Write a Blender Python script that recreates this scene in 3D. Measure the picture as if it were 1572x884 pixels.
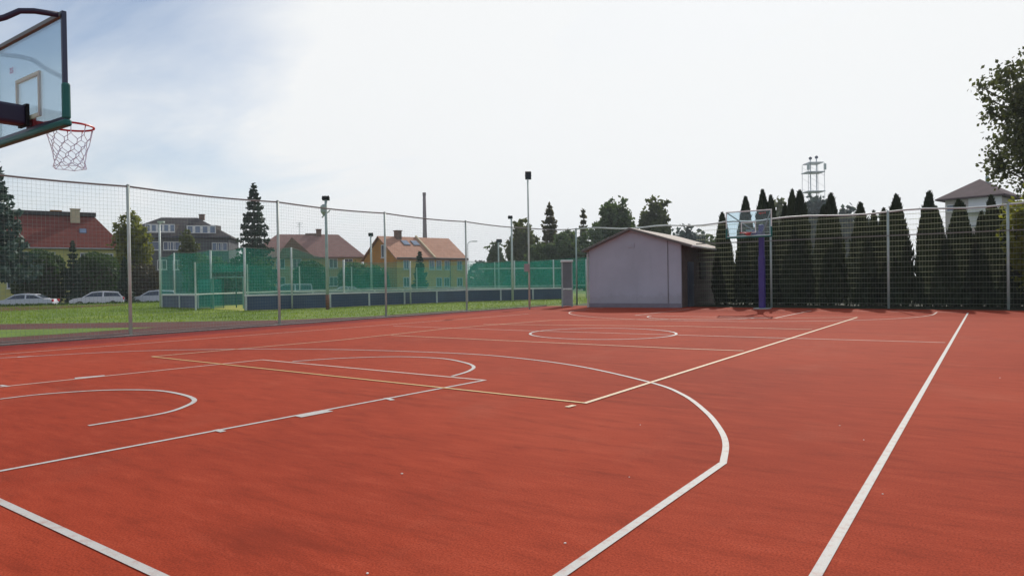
import bpy, math, random
import numpy as np
from mathutils import Vector, Matrix

R = math.radians
for o in list(bpy.data.objects):
    bpy.data.objects.remove(o)
SC = bpy.context.scene
COL = SC.collection

# ------------------------------------------------------------------ camera
F_PX = 1045.488
CAM = Vector((8.15307, -1.65151, 1.32916))
YAW, PIT, ROL = 0.612441, -0.0105436, -0.0142034
cy, sy = math.cos(YAW), math.sin(YAW)
FWD = Vector((-sy * math.cos(PIT), cy * math.cos(PIT), math.sin(PIT)))
r0 = Vector((cy, sy, 0.0))
u0 = r0.cross(FWD)
RGT = r0 * math.cos(ROL) + u0 * math.sin(ROL)
UPV = -r0 * math.sin(ROL) + u0 * math.cos(ROL)
cam_data = bpy.data.cameras.new('camera')
cam = bpy.data.objects.new('camera', cam_data)
COL.objects.link(cam)
M4 = Matrix.Identity(4)
for i in range(3):
    M4[i][0] = RGT[i]; M4[i][1] = UPV[i]; M4[i][2] = -FWD[i]; M4[i][3] = CAM[i]
cam.matrix_world = M4
cam_data.sensor_width = 36.0
cam_data.lens = 36.0 * F_PX / 1572.0
cam_data.clip_start = 0.05
cam_data.clip_end = 3000.0
SC.camera = cam

# ------------------------------------------------------------------ sky, sun, exposure
SUN_EL, SUN_ROT = R(36.0), R(-14.0)
world = bpy.data.worlds.new('World')
SC.world = world
world.use_nodes = True
wt = world.node_tree
for n in list(wt.nodes):
    wt.nodes.remove(n)
wo = wt.nodes.new('ShaderNodeOutputWorld')
bg = wt.nodes.new('ShaderNodeBackground')
bg.inputs['Strength'].default_value = 0.108
sky = wt.nodes.new('ShaderNodeTexSky')
sky.sky_type = 'NISHITA'
sky.sun_disc = False
sky.sun_elevation = SUN_EL
sky.sun_rotation = SUN_ROT
sky.altitude = 300.0
sky.air_density = 1.0
sky.dust_density = 0.9
sky.ozone_density = 1.4
# thin high cloud: noise laid on a flat layer overhead
tc = wt.nodes.new('ShaderNodeTexCoord')
sep = wt.nodes.new('ShaderNodeSeparateXYZ')
wt.links.new(tc.outputs['Generated'], sep.inputs[0])
zc = wt.nodes.new('ShaderNodeMath'); zc.operation = 'MAXIMUM'; zc.inputs[1].default_value = 0.0
wt.links.new(sep.outputs['Z'], zc.inputs[0])
za = wt.nodes.new('ShaderNodeMath'); za.operation = 'ADD'; za.inputs[1].default_value = 0.12
wt.links.new(zc.outputs[0], za.inputs[0])
dx = wt.nodes.new('ShaderNodeMath'); dx.operation = 'DIVIDE'
dy = wt.nodes.new('ShaderNodeMath'); dy.operation = 'DIVIDE'
wt.links.new(sep.outputs['X'], dx.inputs[0]); wt.links.new(za.outputs[0], dx.inputs[1])
wt.links.new(sep.outputs['Y'], dy.inputs[0]); wt.links.new(za.outputs[0], dy.inputs[1])
cmb = wt.nodes.new('ShaderNodeCombineXYZ')
wt.links.new(dx.outputs[0], cmb.inputs[0]); wt.links.new(dy.outputs[0], cmb.inputs[1])
mp = wt.nodes.new('ShaderNodeMapping')
mp.inputs['Location'].default_value = (3.1, 1.7, 0.0)
mp.inputs['Rotation'].default_value = (0, 0, R(25))
mp.inputs['Scale'].default_value = (0.55, 1.0, 1.0)
wt.links.new(cmb.outputs[0], mp.inputs[0])
cn = wt.nodes.new('ShaderNodeTexNoise')
cn.inputs['Scale'].default_value = 1.1
cn.inputs['Detail'].default_value = 9.0
cn.inputs['Roughness'].default_value = 0.55
cn.inputs['Distortion'].default_value = 0.5
wt.links.new(mp.outputs[0], cn.inputs['Vector'])
cr = wt.nodes.new('ShaderNodeValToRGB')
cr.color_ramp.elements[0].position = 0.40; cr.color_ramp.elements[0].color = (0.06, 0.06, 0.06, 1)
cr.color_ramp.elements[1].position = 0.68; cr.color_ramp.elements[1].color = (0.70, 0.70, 0.70, 1)
wt.links.new(cn.outputs['Fac'], cr.inputs[0])
cmix = wt.nodes.new('ShaderNodeMixRGB')
# the veil of thin cloud is thicker and brighter round the sun
gz_ = wt.nodes.new('ShaderNodeVectorMath'); gz_.operation = 'DOT_PRODUCT'
wt.links.new(tc.outputs['Generated'], gz_.inputs[0])
gz_.inputs[1].default_value = (math.sin(SUN_ROT) * math.cos(R(22)), math.cos(SUN_ROT) * math.cos(R(22)), math.sin(R(22)))
gm = wt.nodes.new('ShaderNodeMapRange'); gm.interpolation_type = 'SMOOTHSTEP'
gm.inputs['From Min'].default_value = 0.66; gm.inputs['From Max'].default_value = 0.97
gm.inputs['To Min'].default_value = 0.0; gm.inputs['To Max'].default_value = 0.90
wt.links.new(gz_.outputs['Value'], gm.inputs['Value'])
gx = wt.nodes.new('ShaderNodeMath'); gx.operation = 'ADD'; gx.use_clamp = True
wt.links.new(cr.outputs[0], gx.inputs[0]); wt.links.new(gm.outputs[0], gx.inputs[1])
hv_ = wt.nodes.new('ShaderNodeMapRange'); hv_.interpolation_type = 'SMOOTHSTEP'
hv_.inputs['From Min'].default_value = 0.0; hv_.inputs['From Max'].default_value = 0.34
hv_.inputs['To Min'].default_value = 0.52; hv_.inputs['To Max'].default_value = 0.0
wt.links.new(sep.outputs['Z'], hv_.inputs['Value'])
gh_ = wt.nodes.new('ShaderNodeMath'); gh_.operation = 'ADD'; gh_.use_clamp = True
wt.links.new(gx.outputs[0], gh_.inputs[0]); wt.links.new(hv_.outputs[0], gh_.inputs[1])
wt.links.new(gh_.outputs[0], cmix.inputs[0])
wt.links.new(sky.outputs[0], cmix.inputs[1])
cmix.inputs[2].default_value = (8.7, 8.8, 8.85, 1)
wt.links.new(cmix.outputs[0], bg.inputs['Color'])
wt.links.new(bg.outputs[0], wo.inputs['Surface'])

sun_d = bpy.data.lights.new('sun', 'SUN')
sun_d.energy = 3.6
sun_d.angle = R(0.55)
sun_d.color = (1.0, 0.93, 0.82)
sun = bpy.data.objects.new('sun', sun_d)
COL.objects.link(sun)
sdir = Vector((math.sin(SUN_ROT) * math.cos(SUN_EL), math.cos(SUN_ROT) * math.cos(SUN_EL), math.sin(SUN_EL)))
sun.rotation_euler = sdir.to_track_quat('Z', 'Y').to_euler()
sun.location = (0, 10, 40)

SC.view_settings.view_transform = 'Standard'
SC.view_settings.look = 'None'
SC.view_settings.gamma = 1.0
SC.view_settings.exposure = 0.0
SC.render.film_transparent = False
SC.cycles.max_bounces = 8
SC.cycles.transparent_max_bounces = 48

# ------------------------------------------------------------------ helpers
def at(u, v, d):
    """world point that the photograph shows at (u, v), d metres along the view axis"""
    return CAM + d * (FWD + RGT * ((u - 786.0) / F_PX) + UPV * ((442.0 - v) / F_PX))

def gp(u, v, z=0.0):
    d = FWD + RGT * ((u - 786.0) / F_PX) + UPV * ((442.0 - v) / F_PX)
    t = (z - CAM.z) / d.z
    return CAM + d * t

def xy(u, d, z=0.0):
    p = at(u, 440.0, d)
    return Vector((p.x, p.y, z))

def zat(u, v, d):
    return at(u, v, d).z

def empty(name, loc, label, cat, group=None, rz=0.0):
    o = bpy.data.objects.new(name, None)
    COL.objects.link(o)
    o.empty_display_size = 0.2
    o.location = loc
    o.rotation_euler = (0, 0, rz)
    return tag(o, label, cat, group)

def tag(o, label, cat, group=None):
    o['label'] = label; o['category'] = cat
    if group: o['group'] = group
    return o

def struct(o):
    o['kind'] = 'structure'
    return o

class MB:
    def __init__(s):
        s.v = []; s.f = []; s.m = []; s.mi = 0
    def add(s, vs, fs):
        b = len(s.v)
        s.v += [tuple(x) for x in vs]
        for f in fs:
            s.f.append([b + i for i in f]); s.m.append(s.mi)
    def box(s, c, sz, ex=None, ey=None, ez=None):
        ex = Vector(ex or (1, 0, 0)); ey = Vector(ey or (0, 1, 0)); ez = Vector(ez or (0, 0, 1))
        c = Vector(c); a, b, d = sz[0] / 2, sz[1] / 2, sz[2] / 2
        vs = [c + ex * (i * a) + ey * (j * b) + ez * (k * d) for k in (-1, 1) for j in (-1, 1) for i in (-1, 1)]
        s.add(vs, [(0, 2, 3, 1), (4, 5, 7, 6), (0, 1, 5, 4), (2, 6, 7, 3), (0, 4, 6, 2), (1, 3, 7, 5)])
        return s
    def bar(s, p, q, w, h=None):
        p = Vector(p); q = Vector(q); h = h or w
        d = (q - p); L = d.length; d = d / L
        n = d.cross(Vector((0, 0, 1)))
        if n.length < 1e-4: n = Vector((1, 0, 0))
        n.normalize(); m = n.cross(d).normalized()
        return s.box((p + q) / 2, (L, w, h), d, n, m)
    def tube(s, pts, r, n=8, cap=True):
        pts = [Vector(p) for p in pts]
        rs = r if isinstance(r, (list, tuple)) else [r] * len(pts)
        prev = None; rings = []
        for i, p in enumerate(pts):
            if i == 0: t = pts[1] - p
            elif i == len(pts) - 1: t = p - pts[i - 1]
            else: t = (pts[i + 1] - p).normalized() + (p - pts[i - 1]).normalized()
            t.normalize()
            if prev is None:
                a = t.cross(Vector((0, 0, 1)))
                if a.length < 1e-3: a = Vector((1, 0, 0))
            else:
                a = prev - t * prev.dot(t)
            a.normalize(); prev = a; b = t.cross(a)
            rings.append([p + (a * math.cos(2 * math.pi * k / n) + b * math.sin(2 * math.pi * k / n)) * rs[i] for k in range(n)])
        vs = [x for rg in rings for x in rg]; fs = []
        for i in range(len(pts) - 1):
            for k in range(n):
                k2 = (k + 1) % n
                fs.append((i * n + k, i * n + k2, (i + 1) * n + k2, (i + 1) * n + k))
        if cap:
            fs.append(tuple(reversed(range(n)))); fs.append(tuple(range((len(pts) - 1) * n, len(pts) * n)))
        s.add(vs, fs); return s
    def poly(s, pts):
        s.add(pts, [tuple(range(len(pts)))]); return s
    def prism(s, pts, off):
        """closed outline pts extruded by off"""
        n = len(pts); off = Vector(off)
        a = [Vector(p) for p in pts]; b = [p + off for p in a]
        fs = [tuple(reversed(range(n))), tuple(range(n, 2 * n))]
        for i in range(n):
            j = (i + 1) % n
            fs.append((i, j, n + j, n + i))
        s.add(a + b, fs); return s
    def lathe(s, c, prof, n=16):
        c = Vector(c); vs = []; fs = []
        for (r, z) in prof:
            for k in range(n):
                a = 2 * math.pi * k / n
                vs.append(c + Vector((r * math.cos(a), r * math.sin(a), z)))
        for i in range(len(prof) - 1):
            for k in range(n):
                k2 = (k + 1) % n
                fs.append((i * n + k, i * n + k2, (i + 1) * n + k2, (i + 1) * n + k))
        fs.append(tuple(reversed(range(n)))); fs.append(tuple(range((len(prof) - 1) * n, len(prof) * n)))
        s.add(vs, fs); return s
    def build(s, name, mat, parent=None, smooth=False, local=False, bevel=0.0):
        """vertices are world points; with local=True they are already in the parent's space"""
        me = bpy.data.meshes.new(name)
        off = Vector((0, 0, 0))
        if parent is not None and not local:
            off = wloc(parent)
        me.from_pydata([(x[0] - off.x, x[1] - off.y, x[2] - off.z) for x in s.v], [], s.f)
        mats = mat if isinstance(mat, (list, tuple)) else [mat]
        for m in mats: me.materials.append(m)
        if len(mats) > 1: me.polygons.foreach_set('material_index', s.m)
        if smooth: me.polygons.foreach_set('use_smooth', [True] * len(me.polygons))
        me.update()
        o = bpy.data.objects.new(name, me)
        COL.objects.link(o)
        if parent is not None: o.parent = parent
        if bevel:
            b = o.modifiers.new('bevel', 'BEVEL'); b.width = bevel; b.segments = 2; b.limit_method = 'ANGLE'
        return o

def wloc(o):
    v = Vector(o.location)
    while o.parent is not None:
        o = o.parent; v = v + Vector(o.location)
    return v

def dup(root, loc, label=None, rz=0.0, scale=None):
    r = root.copy(); COL.objects.link(r); r.location = loc; r.rotation_euler = (0, 0, rz)
    if scale: r.scale = scale
    if label: r['label'] = label
    for ch in list(root.children):
        c = ch.copy(); COL.objects.link(c); c.parent = r
        for g in list(ch.children):
            d = g.copy(); COL.objects.link(d); d.parent = c
    return r

# ------------------------------------------------------------------ materials
def newmat(name):
    m = bpy.data.materials.new(name); m.use_nodes = True
    nt = m.node_tree
    return m, nt, nt.nodes['Principled BSDF']

def ramp(nt, fac, stops):
    r = nt.nodes.new('ShaderNodeValToRGB')
    els = r.color_ramp.elements
    while len(els) > 1: els.remove(els[-1])
    els[0].position = stops[0][0]; els[0].color = (*stops[0][1], 1)
    for p, c in stops[1:]:
        e = els.new(p); e.color = (*c, 1)
    nt.links.new(fac, r.inputs[0])
    return r.outputs[0]

def noise(nt, scale, detail=4.0, rough=0.55, coord='Object', sc=(1, 1, 1), dist=0.0, rz=0.0):
    t = nt.nodes.new('ShaderNodeTexCoord')
    mpn = nt.nodes.new('ShaderNodeMapping'); mpn.inputs['Scale'].default_value = sc; mpn.inputs['Rotation'].default_value = (0, 0, rz)
    nt.links.new(t.outputs[coord], mpn.inputs[0])
    n = nt.nodes.new('ShaderNodeTexNoise')
    n.inputs['Scale'].default_value = scale; n.inputs['Detail'].default_value = detail
    n.inputs['Roughness'].default_value = rough; n.inputs['Distortion'].default_value = dist
    nt.links.new(mpn.outputs[0], n.inputs['Vector'])
    return n.outputs['Fac']

def mixc(nt, fac, a, b, mode='MIX'):
    m = nt.nodes.new('ShaderNodeMixRGB'); m.blend_type = mode
    for i, x in ((0, fac), (1, a), (2, b)):
        if hasattr(x, 'node'): nt.links.new(x, m.inputs[i])
        elif isinstance(x, (int, float)): m.inputs[i].default_value = x
        else: m.inputs[i].default_value = (*x, 1)
    return m.outputs[0]

def bump(nt, bs, height, strength, dist):
    b = nt.nodes.new('ShaderNodeBump')
    b.inputs['Strength'].default_value = strength; b.inputs['Distance'].default_value = dist
    nt.links.new(height, b.inputs['Height']); nt.links.new(b.outputs[0], bs.inputs['Normal'])

def mk(name, col, rough=0.6, metal=0.0, var=0.12, scale=3.0, spec=0.5):
    """plain paint or metal with slight uneven wear"""
    m, nt, bs = newmat(name)
    n = noise(nt, scale, 5.0)
    lo = tuple(c * (1 - var) for c in col); hi = tuple(min(1, c * (1 + var)) for c in col)
    nt.links.new(ramp(nt, n, [(0.3, lo), (0.7, hi)]), bs.inputs['Base Color'])
    bs.inputs['Roughness'].default_value = rough; bs.inputs['Metallic'].default_value = metal
    bs.inputs['Specular IOR Level'].default_value = spec
    return m

def mk_leaf(name, dark, light, trans=0.35, scale=0.8):
    m, nt, bs = newmat(name)
    n = noise(nt, scale, 3.0)
    c = ramp(nt, n, [(0.3, dark), (0.7, light)])
    nt.links.new(c, bs.inputs['Base Color'])
    bs.inputs['Roughness'].default_value = 0.6
    bs.inputs['Specular IOR Level'].default_value = 0.25
    tr = nt.nodes.new('ShaderNodeBsdfTranslucent')
    c2 = mixc(nt, 1.0, c, (1.25, 1.3, 0.7), 'MULTIPLY')
    nt.links.new(c2, tr.inputs[0])
    mx = nt.nodes.new('ShaderNodeMixShader'); mx.inputs[0].default_value = trans
    nt.links.new(bs.outputs[0], mx.inputs[1]); nt.links.new(tr.outputs[0], mx.inputs[2])
    nt.links.new(mx.outputs[0], nt.nodes['Material Output'].inputs['Surface'])
    return m

def mk_roof(name, a, b, sx=4.0):
    m, nt, bs = newmat(name)
    n = noise(nt, 1.3, 6.0, 0.65)
    w = nt.nodes.new('ShaderNodeTexWave'); w.wave_type = 'BANDS'; w.bands_direction = 'Z'
    w.inputs['Scale'].default_value = sx; w.inputs['Distortion'].default_value = 0.6
    t = nt.nodes.new('ShaderNodeTexCoord'); nt.links.new(t.outputs['Object'], w.inputs['Vector'])
    c = ramp(nt, n, [(0.3, a), (0.7, b)])
    c = mixc(nt, 0.25, c, w.outputs['Color'], 'MULTIPLY')
    nt.links.new(c, bs.inputs['Base Color'])
    bs.inputs['Roughness'].default_value = 0.8
    bs.inputs['Specular IOR Level'].default_value = 0.12
    return m

def mk_glass(name, tint, refl=0.10):
    m, nt, bs = newmat(name)
    nt.nodes.remove(bs)
    t = nt.nodes.new('ShaderNodeBsdfTransparent'); t.inputs[0].default_value = (*tint, 1)
    g = nt.nodes.new('ShaderNodeBsdfGlossy'); g.inputs['Roughness'].default_value = 0.05
    lw = nt.nodes.new('ShaderNodeLayerWeight'); lw.inputs[0].default_value = 0.25
    mm = nt.nodes.new('ShaderNodeMath'); mm.operation = 'MULTIPLY_ADD'
    mm.inputs[1].default_value = 0.5; mm.inputs[2].default_value = refl * 0.4
    nt.links.new(lw.outputs['Fresnel'], mm.inputs[0])
    mx = nt.nodes.new('ShaderNodeMixShader')
    nt.links.new(mm.outputs[0], mx.inputs[0]); nt.links.new(t.outputs[0], mx.inputs[1]); nt.links.new(g.outputs[0], mx.inputs[2])
    nt.links.new(mx.outputs[0], nt.nodes['Material Output'].inputs['Surface'])
    return m

def mk_net(name, col, cover):
    """fine woven netting: part of it strands, the rest open air"""
    m, nt, bs = newmat(name)
    nt.links.new(ramp(nt, noise(nt, 1.2, 3.0), [(0.3, tuple(c * 0.8 for c in col)), (0.7, tuple(c * 1.15 for c in col))]), bs.inputs['Base Color'])
    bs.inputs['Roughness'].default_value = 0.7
    tl = nt.nodes.new('ShaderNodeBsdfTranslucent'); tl.inputs[0].default_value = (*col, 1)
    mx = nt.nodes.new('ShaderNodeMixShader'); mx.inputs[0].default_value = 0.45
    nt.links.new(bs.outputs[0], mx.inputs[1]); nt.links.new(tl.outputs[0], mx.inputs[2])
    tp = nt.nodes.new('ShaderNodeBsdfTransparent')
    m2 = nt.nodes.new('ShaderNodeMixShader')
    cv = nt.nodes.new('ShaderNodeMath'); cv.operation = 'MULTIPLY_ADD'
    nt.links.new(noise(nt, 0.7, 4.0), cv.inputs[0]); cv.inputs[1].default_value = 0.35; cv.inputs[2].default_value = cover - 0.17
    nt.links.new(cv.outputs[0], m2.inputs[0])
    nt.links.new(tp.outputs[0], m2.inputs[1]); nt.links.new(mx.outputs[0], m2.inputs[2])
    nt.links.new(m2.outputs[0], nt.nodes['Material Output'].inputs['Surface'])
    return m

def mk_court(name, base, dark, light):
    m, nt, bs = newmat(name)
    big = noise(nt, 0.22, 5.0, 0.6)
    c = ramp(nt, big, [(0.32, dark), (0.52, base), (0.72, light)])
    st = noise(nt, 0.9, 7.0, 0.72, sc=(0.30, 1.6, 1.0), dist=0.8, rz=R(-30))
    c = mixc(nt, ramp(nt, st, [(0.55, (0, 0, 0)), (0.68, (0.46, 0.46, 0.46))]), c, tuple(x * 0.55 for x in dark))
    dust = noise(nt, 0.6, 5.0, 0.6, sc=(1.0, 0.6, 1.0))
    c = mixc(nt, ramp(nt, dust, [(0.56, (0, 0, 0)), (0.78, (0.22, 0.22, 0.22))]), c, (0.50, 0.22, 0.15))
    md = noise(nt, 4.0, 7.0, 0.72, sc=(0.45, 1.7, 1.0), rz=R(-22))
    c = mixc(nt, ramp(nt, md, [(0.30, (0.62, 0.62, 0.62)), (0.49, (0, 0, 0))]), c, tuple(x * 0.60 for x in dark))
    c = mixc(nt, ramp(nt, md, [(0.52, (0, 0, 0)), (0.72, (0.42, 0.42, 0.42))]), c, tuple(min(1, x * 1.3 + 0.015) for x in light))
    g = noise(nt, 90.0, 2.0, 0.6)
    g2 = noise(nt, 420.0, 2.0, 0.6)
    c = mixc(nt, ramp(nt, g, [(0.36, (0.75, 0.75, 0.75)), (0.60, (0, 0, 0))]), c, tuple(x * 0.5 for x in base))
    c = mixc(nt, ramp(nt, g2, [(0.62, (0, 0, 0)), (0.72, (0.35, 0.35, 0.35))]), c, tuple(min(1, x * 1.7 + 0.04) for x in base))
    nt.links.new(c, bs.inputs['Base Color'])
    bs.inputs['Roughness'].default_value = 0.9
    bs.inputs['Specular IOR Level'].default_value = 0.10
    hb = nt.nodes.new('ShaderNodeMath'); hb.operation = 'ADD'
    nt.links.new(g, hb.inputs[0]); nt.links.new(g2, hb.inputs[1])
    bump(nt, bs, hb.outputs[0], 0.5, 0.004)
    return m

def mk_ground(name, a, b, c3, s1=0.5, s2=25.0):
    m, nt, bs = newmat(name)
    c = ramp(nt, noise(nt, s1, 6.0, 0.65), [(0.3, a), (0.5, b), (0.72, c3)])
    c = mixc(nt, ramp(nt, noise(nt, s2, 3.0), [(0.35, (0.5, 0.5, 0.5)), (0.65, (0, 0, 0))]), c, tuple(x * 0.45 for x in a))
    nt.links.new(c, bs.inputs['Base Color'])
    bs.inputs['Roughness'].default_value = 0.9
    bs.inputs['Specular IOR Level'].default_value = 0.2
    return m

def mk_line(name, col, under):
    m, nt, bs = newmat(name)
    w = noise(nt, 14.0, 6.0, 0.7)
    g = noise(nt, 180.0, 2.0, 0.6)
    c = mixc(nt, ramp(nt, w, [(0.50, (0, 0, 0)), (0.72, (0.60, 0.60, 0.60))]), col, under)
    c = mixc(nt, ramp(nt, g, [(0.35, (0.30, 0.30, 0.30)), (0.55, (0, 0, 0))]), c, tuple(x * 0.55 for x in col))
    nt.links.new(c, bs.inputs['Base Color'])
    bs.inputs['Roughness'].default_value = 0.7
    return m

MT = {}
MT['court'] = mk_court('red_rubber', (0.40, 0.053, 0.0215), (0.305, 0.038, 0.0165), (0.45, 0.071, 0.031))
MT['border'] = mk_court('deep_red_rubber', (0.30, 0.034, 0.024), (0.25, 0.028, 0.021), (0.33, 0.042, 0.03))
MT['track'] = mk_ground('brown_track', (0.09, 0.03, 0.027), (0.12, 0.043, 0.037), (0.15, 0.06, 0.052), 0.8, 18)
MT['lawn'] = mk_ground('lawn_green', (0.095, 0.165, 0.020), (0.15, 0.235, 0.030), (0.25, 0.31, 0.05), 0.35, 9)
MT['earth'] = mk_ground('field_green', (0.035, 0.055, 0.02), (0.05, 0.075, 0.025), (0.07, 0.09, 0.035), 0.08, 3)
MT['asphalt'] = mk_ground('asphalt', (0.045, 0.045, 0.048), (0.055, 0.055, 0.057), (0.07, 0.07, 0.07), 0.6, 30)
MT['turf'] = mk_ground('rink_turf', (0.30, 0.33, 0.06), (0.36, 0.38, 0.08), (0.40, 0.42, 0.10), 0.5, 20)
MT['concrete'] = mk_ground('kerb_concrete', (0.22, 0.19, 0.175), (0.27, 0.24, 0.225), (0.33, 0.30, 0.28), 1.2, 20)
MT['white_line'] = mk_line('white_line_paint', (0.50, 0.485, 0.47), (0.40, 0.10, 0.06))
MT['worn_line'] = mk_line('worn_line_paint', (0.62, 0.46, 0.40), (0.42, 0.12, 0.07))
MT['yellow_line'] = mk_line('yellow_line_paint', (0.62, 0.40, 0.15), (0.40, 0.10, 0.06))
MT['cream_line'] = mk_line('cream_line_paint', (0.66, 0.50, 0.33), (0.40, 0.10, 0.06))
MT['galv'] = mk('galvanised_steel', (0.38, 0.47, 0.45), 0.6, 0.0, 0.2, 2.0)
MT['post'] = mk('weathered_post', (0.52, 0.62, 0.56), 0.5, 0.0, 0.2, 1.5, 0.4)
MT['rope'] = mk('rope_grey', (0.22, 0.22, 0.21), 0.8)
MT['pale_steel'] = mk('pale_steel', (0.54, 0.60, 0.58), 0.5, 0.0, 0.15, 2.0)
MT['rust'] = mk('rusty_base', (0.20, 0.09, 0.06), 0.8, 0.0, 0.3, 6.0)
MT['netcord'] = mk('net_cord', (0.22, 0.30, 0.26), 0.8, 0.0, 0.2, 2.0)
MT['wire'] = mk_leaf('mesh_cord', (0.40, 0.41, 0.58), (0.46, 0.46, 0.64), 0.90)
MT['goal_paint'] = mk('weathered_teal_paint', (0.16, 0.34, 0.31), 0.6)
MT['black'] = mk('black_plastic', (0.006, 0.007, 0.008), 0.6, 0.0, 0.1, 3.0, 0.2)
MT['lens'] = mk('lamp_glass', (0.03, 0.06, 0.08), 0.6, 0.0, 0.1, 3.0, 0.2)
MT['navy'] = mk('navy_padding', (0.022, 0.02, 0.055), 0.5)
MT['purple'] = mk('violet_blue_padding', (0.040, 0.022, 0.20), 0.45)
MT['frame_dark'] = mk('dark_blue_grey_frame', (0.045, 0.06, 0.10), 0.4, 0.3)
MT['frame_tan'] = mk('grey_brown_frame', (0.15, 0.165, 0.16), 0.5, 0.2)
MT['frame_white'] = mk('white_frame', (0.72, 0.80, 0.78), 0.5)
MT['teal_pad'] = mk('teal_padding', (0.002, 0.135, 0.115), 0.5)
MT['red'] = mk('red_steel', (0.50, 0.018, 0.022), 0.45)
MT['target'] = mk_leaf('cream_target_line', (0.60, 0.59, 0.80), (0.64, 0.62, 0.84), 0.5)
MT['pink_ink'] = mk('pink_ink', (0.55, 0.10, 0.22), 0.6)
MT['red_ink'] = mk('red_ink', (0.62, 0.09, 0.08), 0.6)
MT['white_cord'] = None
MT['glass'] = mk_glass('clear_board_glass', (0.80, 0.89, 0.935), 0.08)
MT['green_net'] = mk_net('green_net', (0.006, 0.27, 0.21), 0.30)
MT['board_blue'] = mk('blue_grey_board', (0.045, 0.085, 0.15), 0.5, 0.0, 0.15, 1.0)
MT['board_rail'] = mk('white_rail', (0.72, 0.73, 0.72), 0.4)
def mk_render(name, col):
    m, nt, bs = newmat(name)
    c = ramp(nt, noise(nt, 0.6, 6.0, 0.6), [(0.30, tuple(x * 0.88 for x in col)), (0.70, tuple(x * 1.06 for x in col))])
    streak = noise(nt, 2.2, 5.0, 0.65, sc=(2.4, 2.4, 0.16))
    c = mixc(nt, ramp(nt, streak, [(0.56, (0, 0, 0)), (0.80, (0.20, 0.20, 0.20))]), c, tuple(x * 0.6 for x in col))
    # rain splash dirt thrown up along the foot of the wall
    t = nt.nodes.new('ShaderNodeTexCoord'); sp = nt.nodes.new('ShaderNodeSeparateXYZ'); nt.links.new(t.outputs['Object'], sp.inputs[0])
    ad = nt.nodes.new('ShaderNodeMath'); ad.operation = 'MULTIPLY_ADD'; ad.inputs[1].default_value = -0.9
    nt.links.new(noise(nt, 3.0, 5.0, 0.7), ad.inputs[0]); nt.links.new(sp.outputs['Z'], ad.inputs[2])
    c = mixc(nt, ramp(nt, ad.outputs[0], [(0.0, (0.16, 0.16, 0.16)), (0.22, (0, 0, 0))]), c, (0.16, 0.12, 0.11))
    nt.links.new(c, bs.inputs['Base Color']); bs.inputs['Roughness'].default_value = 0.9
    bs.inputs['Specular IOR Level'].default_value = 0.15
    bump(nt, bs, noise(nt, 60.0, 3.0), 0.4, 0.01)
    return m
MT['shed_wall'] = mk_render('mauve_render', (0.43, 0.455, 0.53))
MT['shed_side'] = mk('brown_boarding', (0.10, 0.078, 0.068), 0.85, 0.0, 0.3, 2.0, 0.2)
MT['shed_roof'] = mk_roof('pale_sheet_roof', (0.44, 0.37, 0.33), (0.60, 0.54, 0.50), 3.0)
MT['trim'] = mk('brown_trim', (0.12, 0.115, 0.108), 0.7)
MT['pipe'] = mk('pale_pipe', (0.45, 0.45, 0.45), 0.5)
MT['yellow_wall'] = mk('yellow_stucco', (0.82, 0.52, 0.15), 0.9, 0.0, 0.12, 0.5, 0.2)
MT['orange_wall'] = mk('orange_stucco', (0.58, 0.26, 0.06), 0.9, 0.0, 0.12, 0.5, 0.2)
MT['lime_wall'] = mk('lime_yellow_stucco', (0.60, 0.56, 0.20), 0.9, 0.0, 0.12, 0.5, 0.2)
MT['ochre_wall'] = mk('ochre_stucco', (0.48, 0.35, 0.16), 0.9, 0.0, 0.15, 0.5, 0.2)
MT['slate_wall'] = mk('slate_wall', (0.10, 0.105, 0.12), 0.85, 0.0, 0.2, 0.5, 0.2)
MT['pale_wall'] = mk('pale_pink_stucco', (0.58, 0.52, 0.50), 0.9, 0.0, 0.1, 0.5, 0.2)
MT['white_wall'] = mk('white_stucco', (0.78, 0.78, 0.80), 0.9, 0.0, 0.06, 0.5, 0.2)
MT['roof_red'] = mk_roof('red_tiles', (0.155, 0.038, 0.030), (0.225, 0.058, 0.045), 5.0)
MT['roof_brown'] = mk_roof('rose_brown_tiles', (0.30, 0.175, 0.155), (0.40, 0.24, 0.21), 5.0)
MT['roof_salmon'] = mk_roof('salmon_tiles', (0.48, 0.24, 0.165), (0.60, 0.33, 0.235), 5.0)
MT['roof_dark'] = mk_roof('dark_slate', (0.06, 0.055, 0.06), (0.095, 0.085, 0.085), 5.0)
MT['roof_mauve'] = mk_roof('mauve_tiles', (0.095, 0.060, 0.072), (0.135, 0.085, 0.10), 5.0)
MT['win_white'] = mk('white_window_frame', (0.80, 0.80, 0.80), 0.5)
MT['pane'] = mk('window_pane', (0.055, 0.075, 0.11), 0.12, 0.0, 0.25, 0.8)
MT['pane_blue'] = mk('bluish_window_pane', (0.16, 0.22, 0.34), 0.12, 0.0, 0.25, 0.8)
MT['brick'] = mk('chimney_brick', (0.20, 0.13, 0.105), 0.9, 0.0, 0.25, 2.0)
MT['cream'] = mk('cream_render', (0.60, 0.50, 0.33), 0.9)
MT['stack'] = mk('stack_brick', (0.145, 0.10, 0.105), 0.9, 0.0, 0.2, 0.1)
MT['tower'] = mk('haze_paled_steel', (0.60, 0.63, 0.66), 0.6, 0.1)  # paleness of distant haze put into the steel colour
MT['car_silver'] = mk('silver_car_paint', (0.62, 0.64, 0.70), 0.28, 0.0, 0.03, 1.0)
MT['car_white'] = mk('white_car_paint', (0.80, 0.80, 0.82), 0.28, 0.0, 0.03, 1.0)
MT['car_dark'] = mk('charcoal_car_paint', (0.05, 0.055, 0.065), 0.28, 0.0, 0.03, 1.0)
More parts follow.
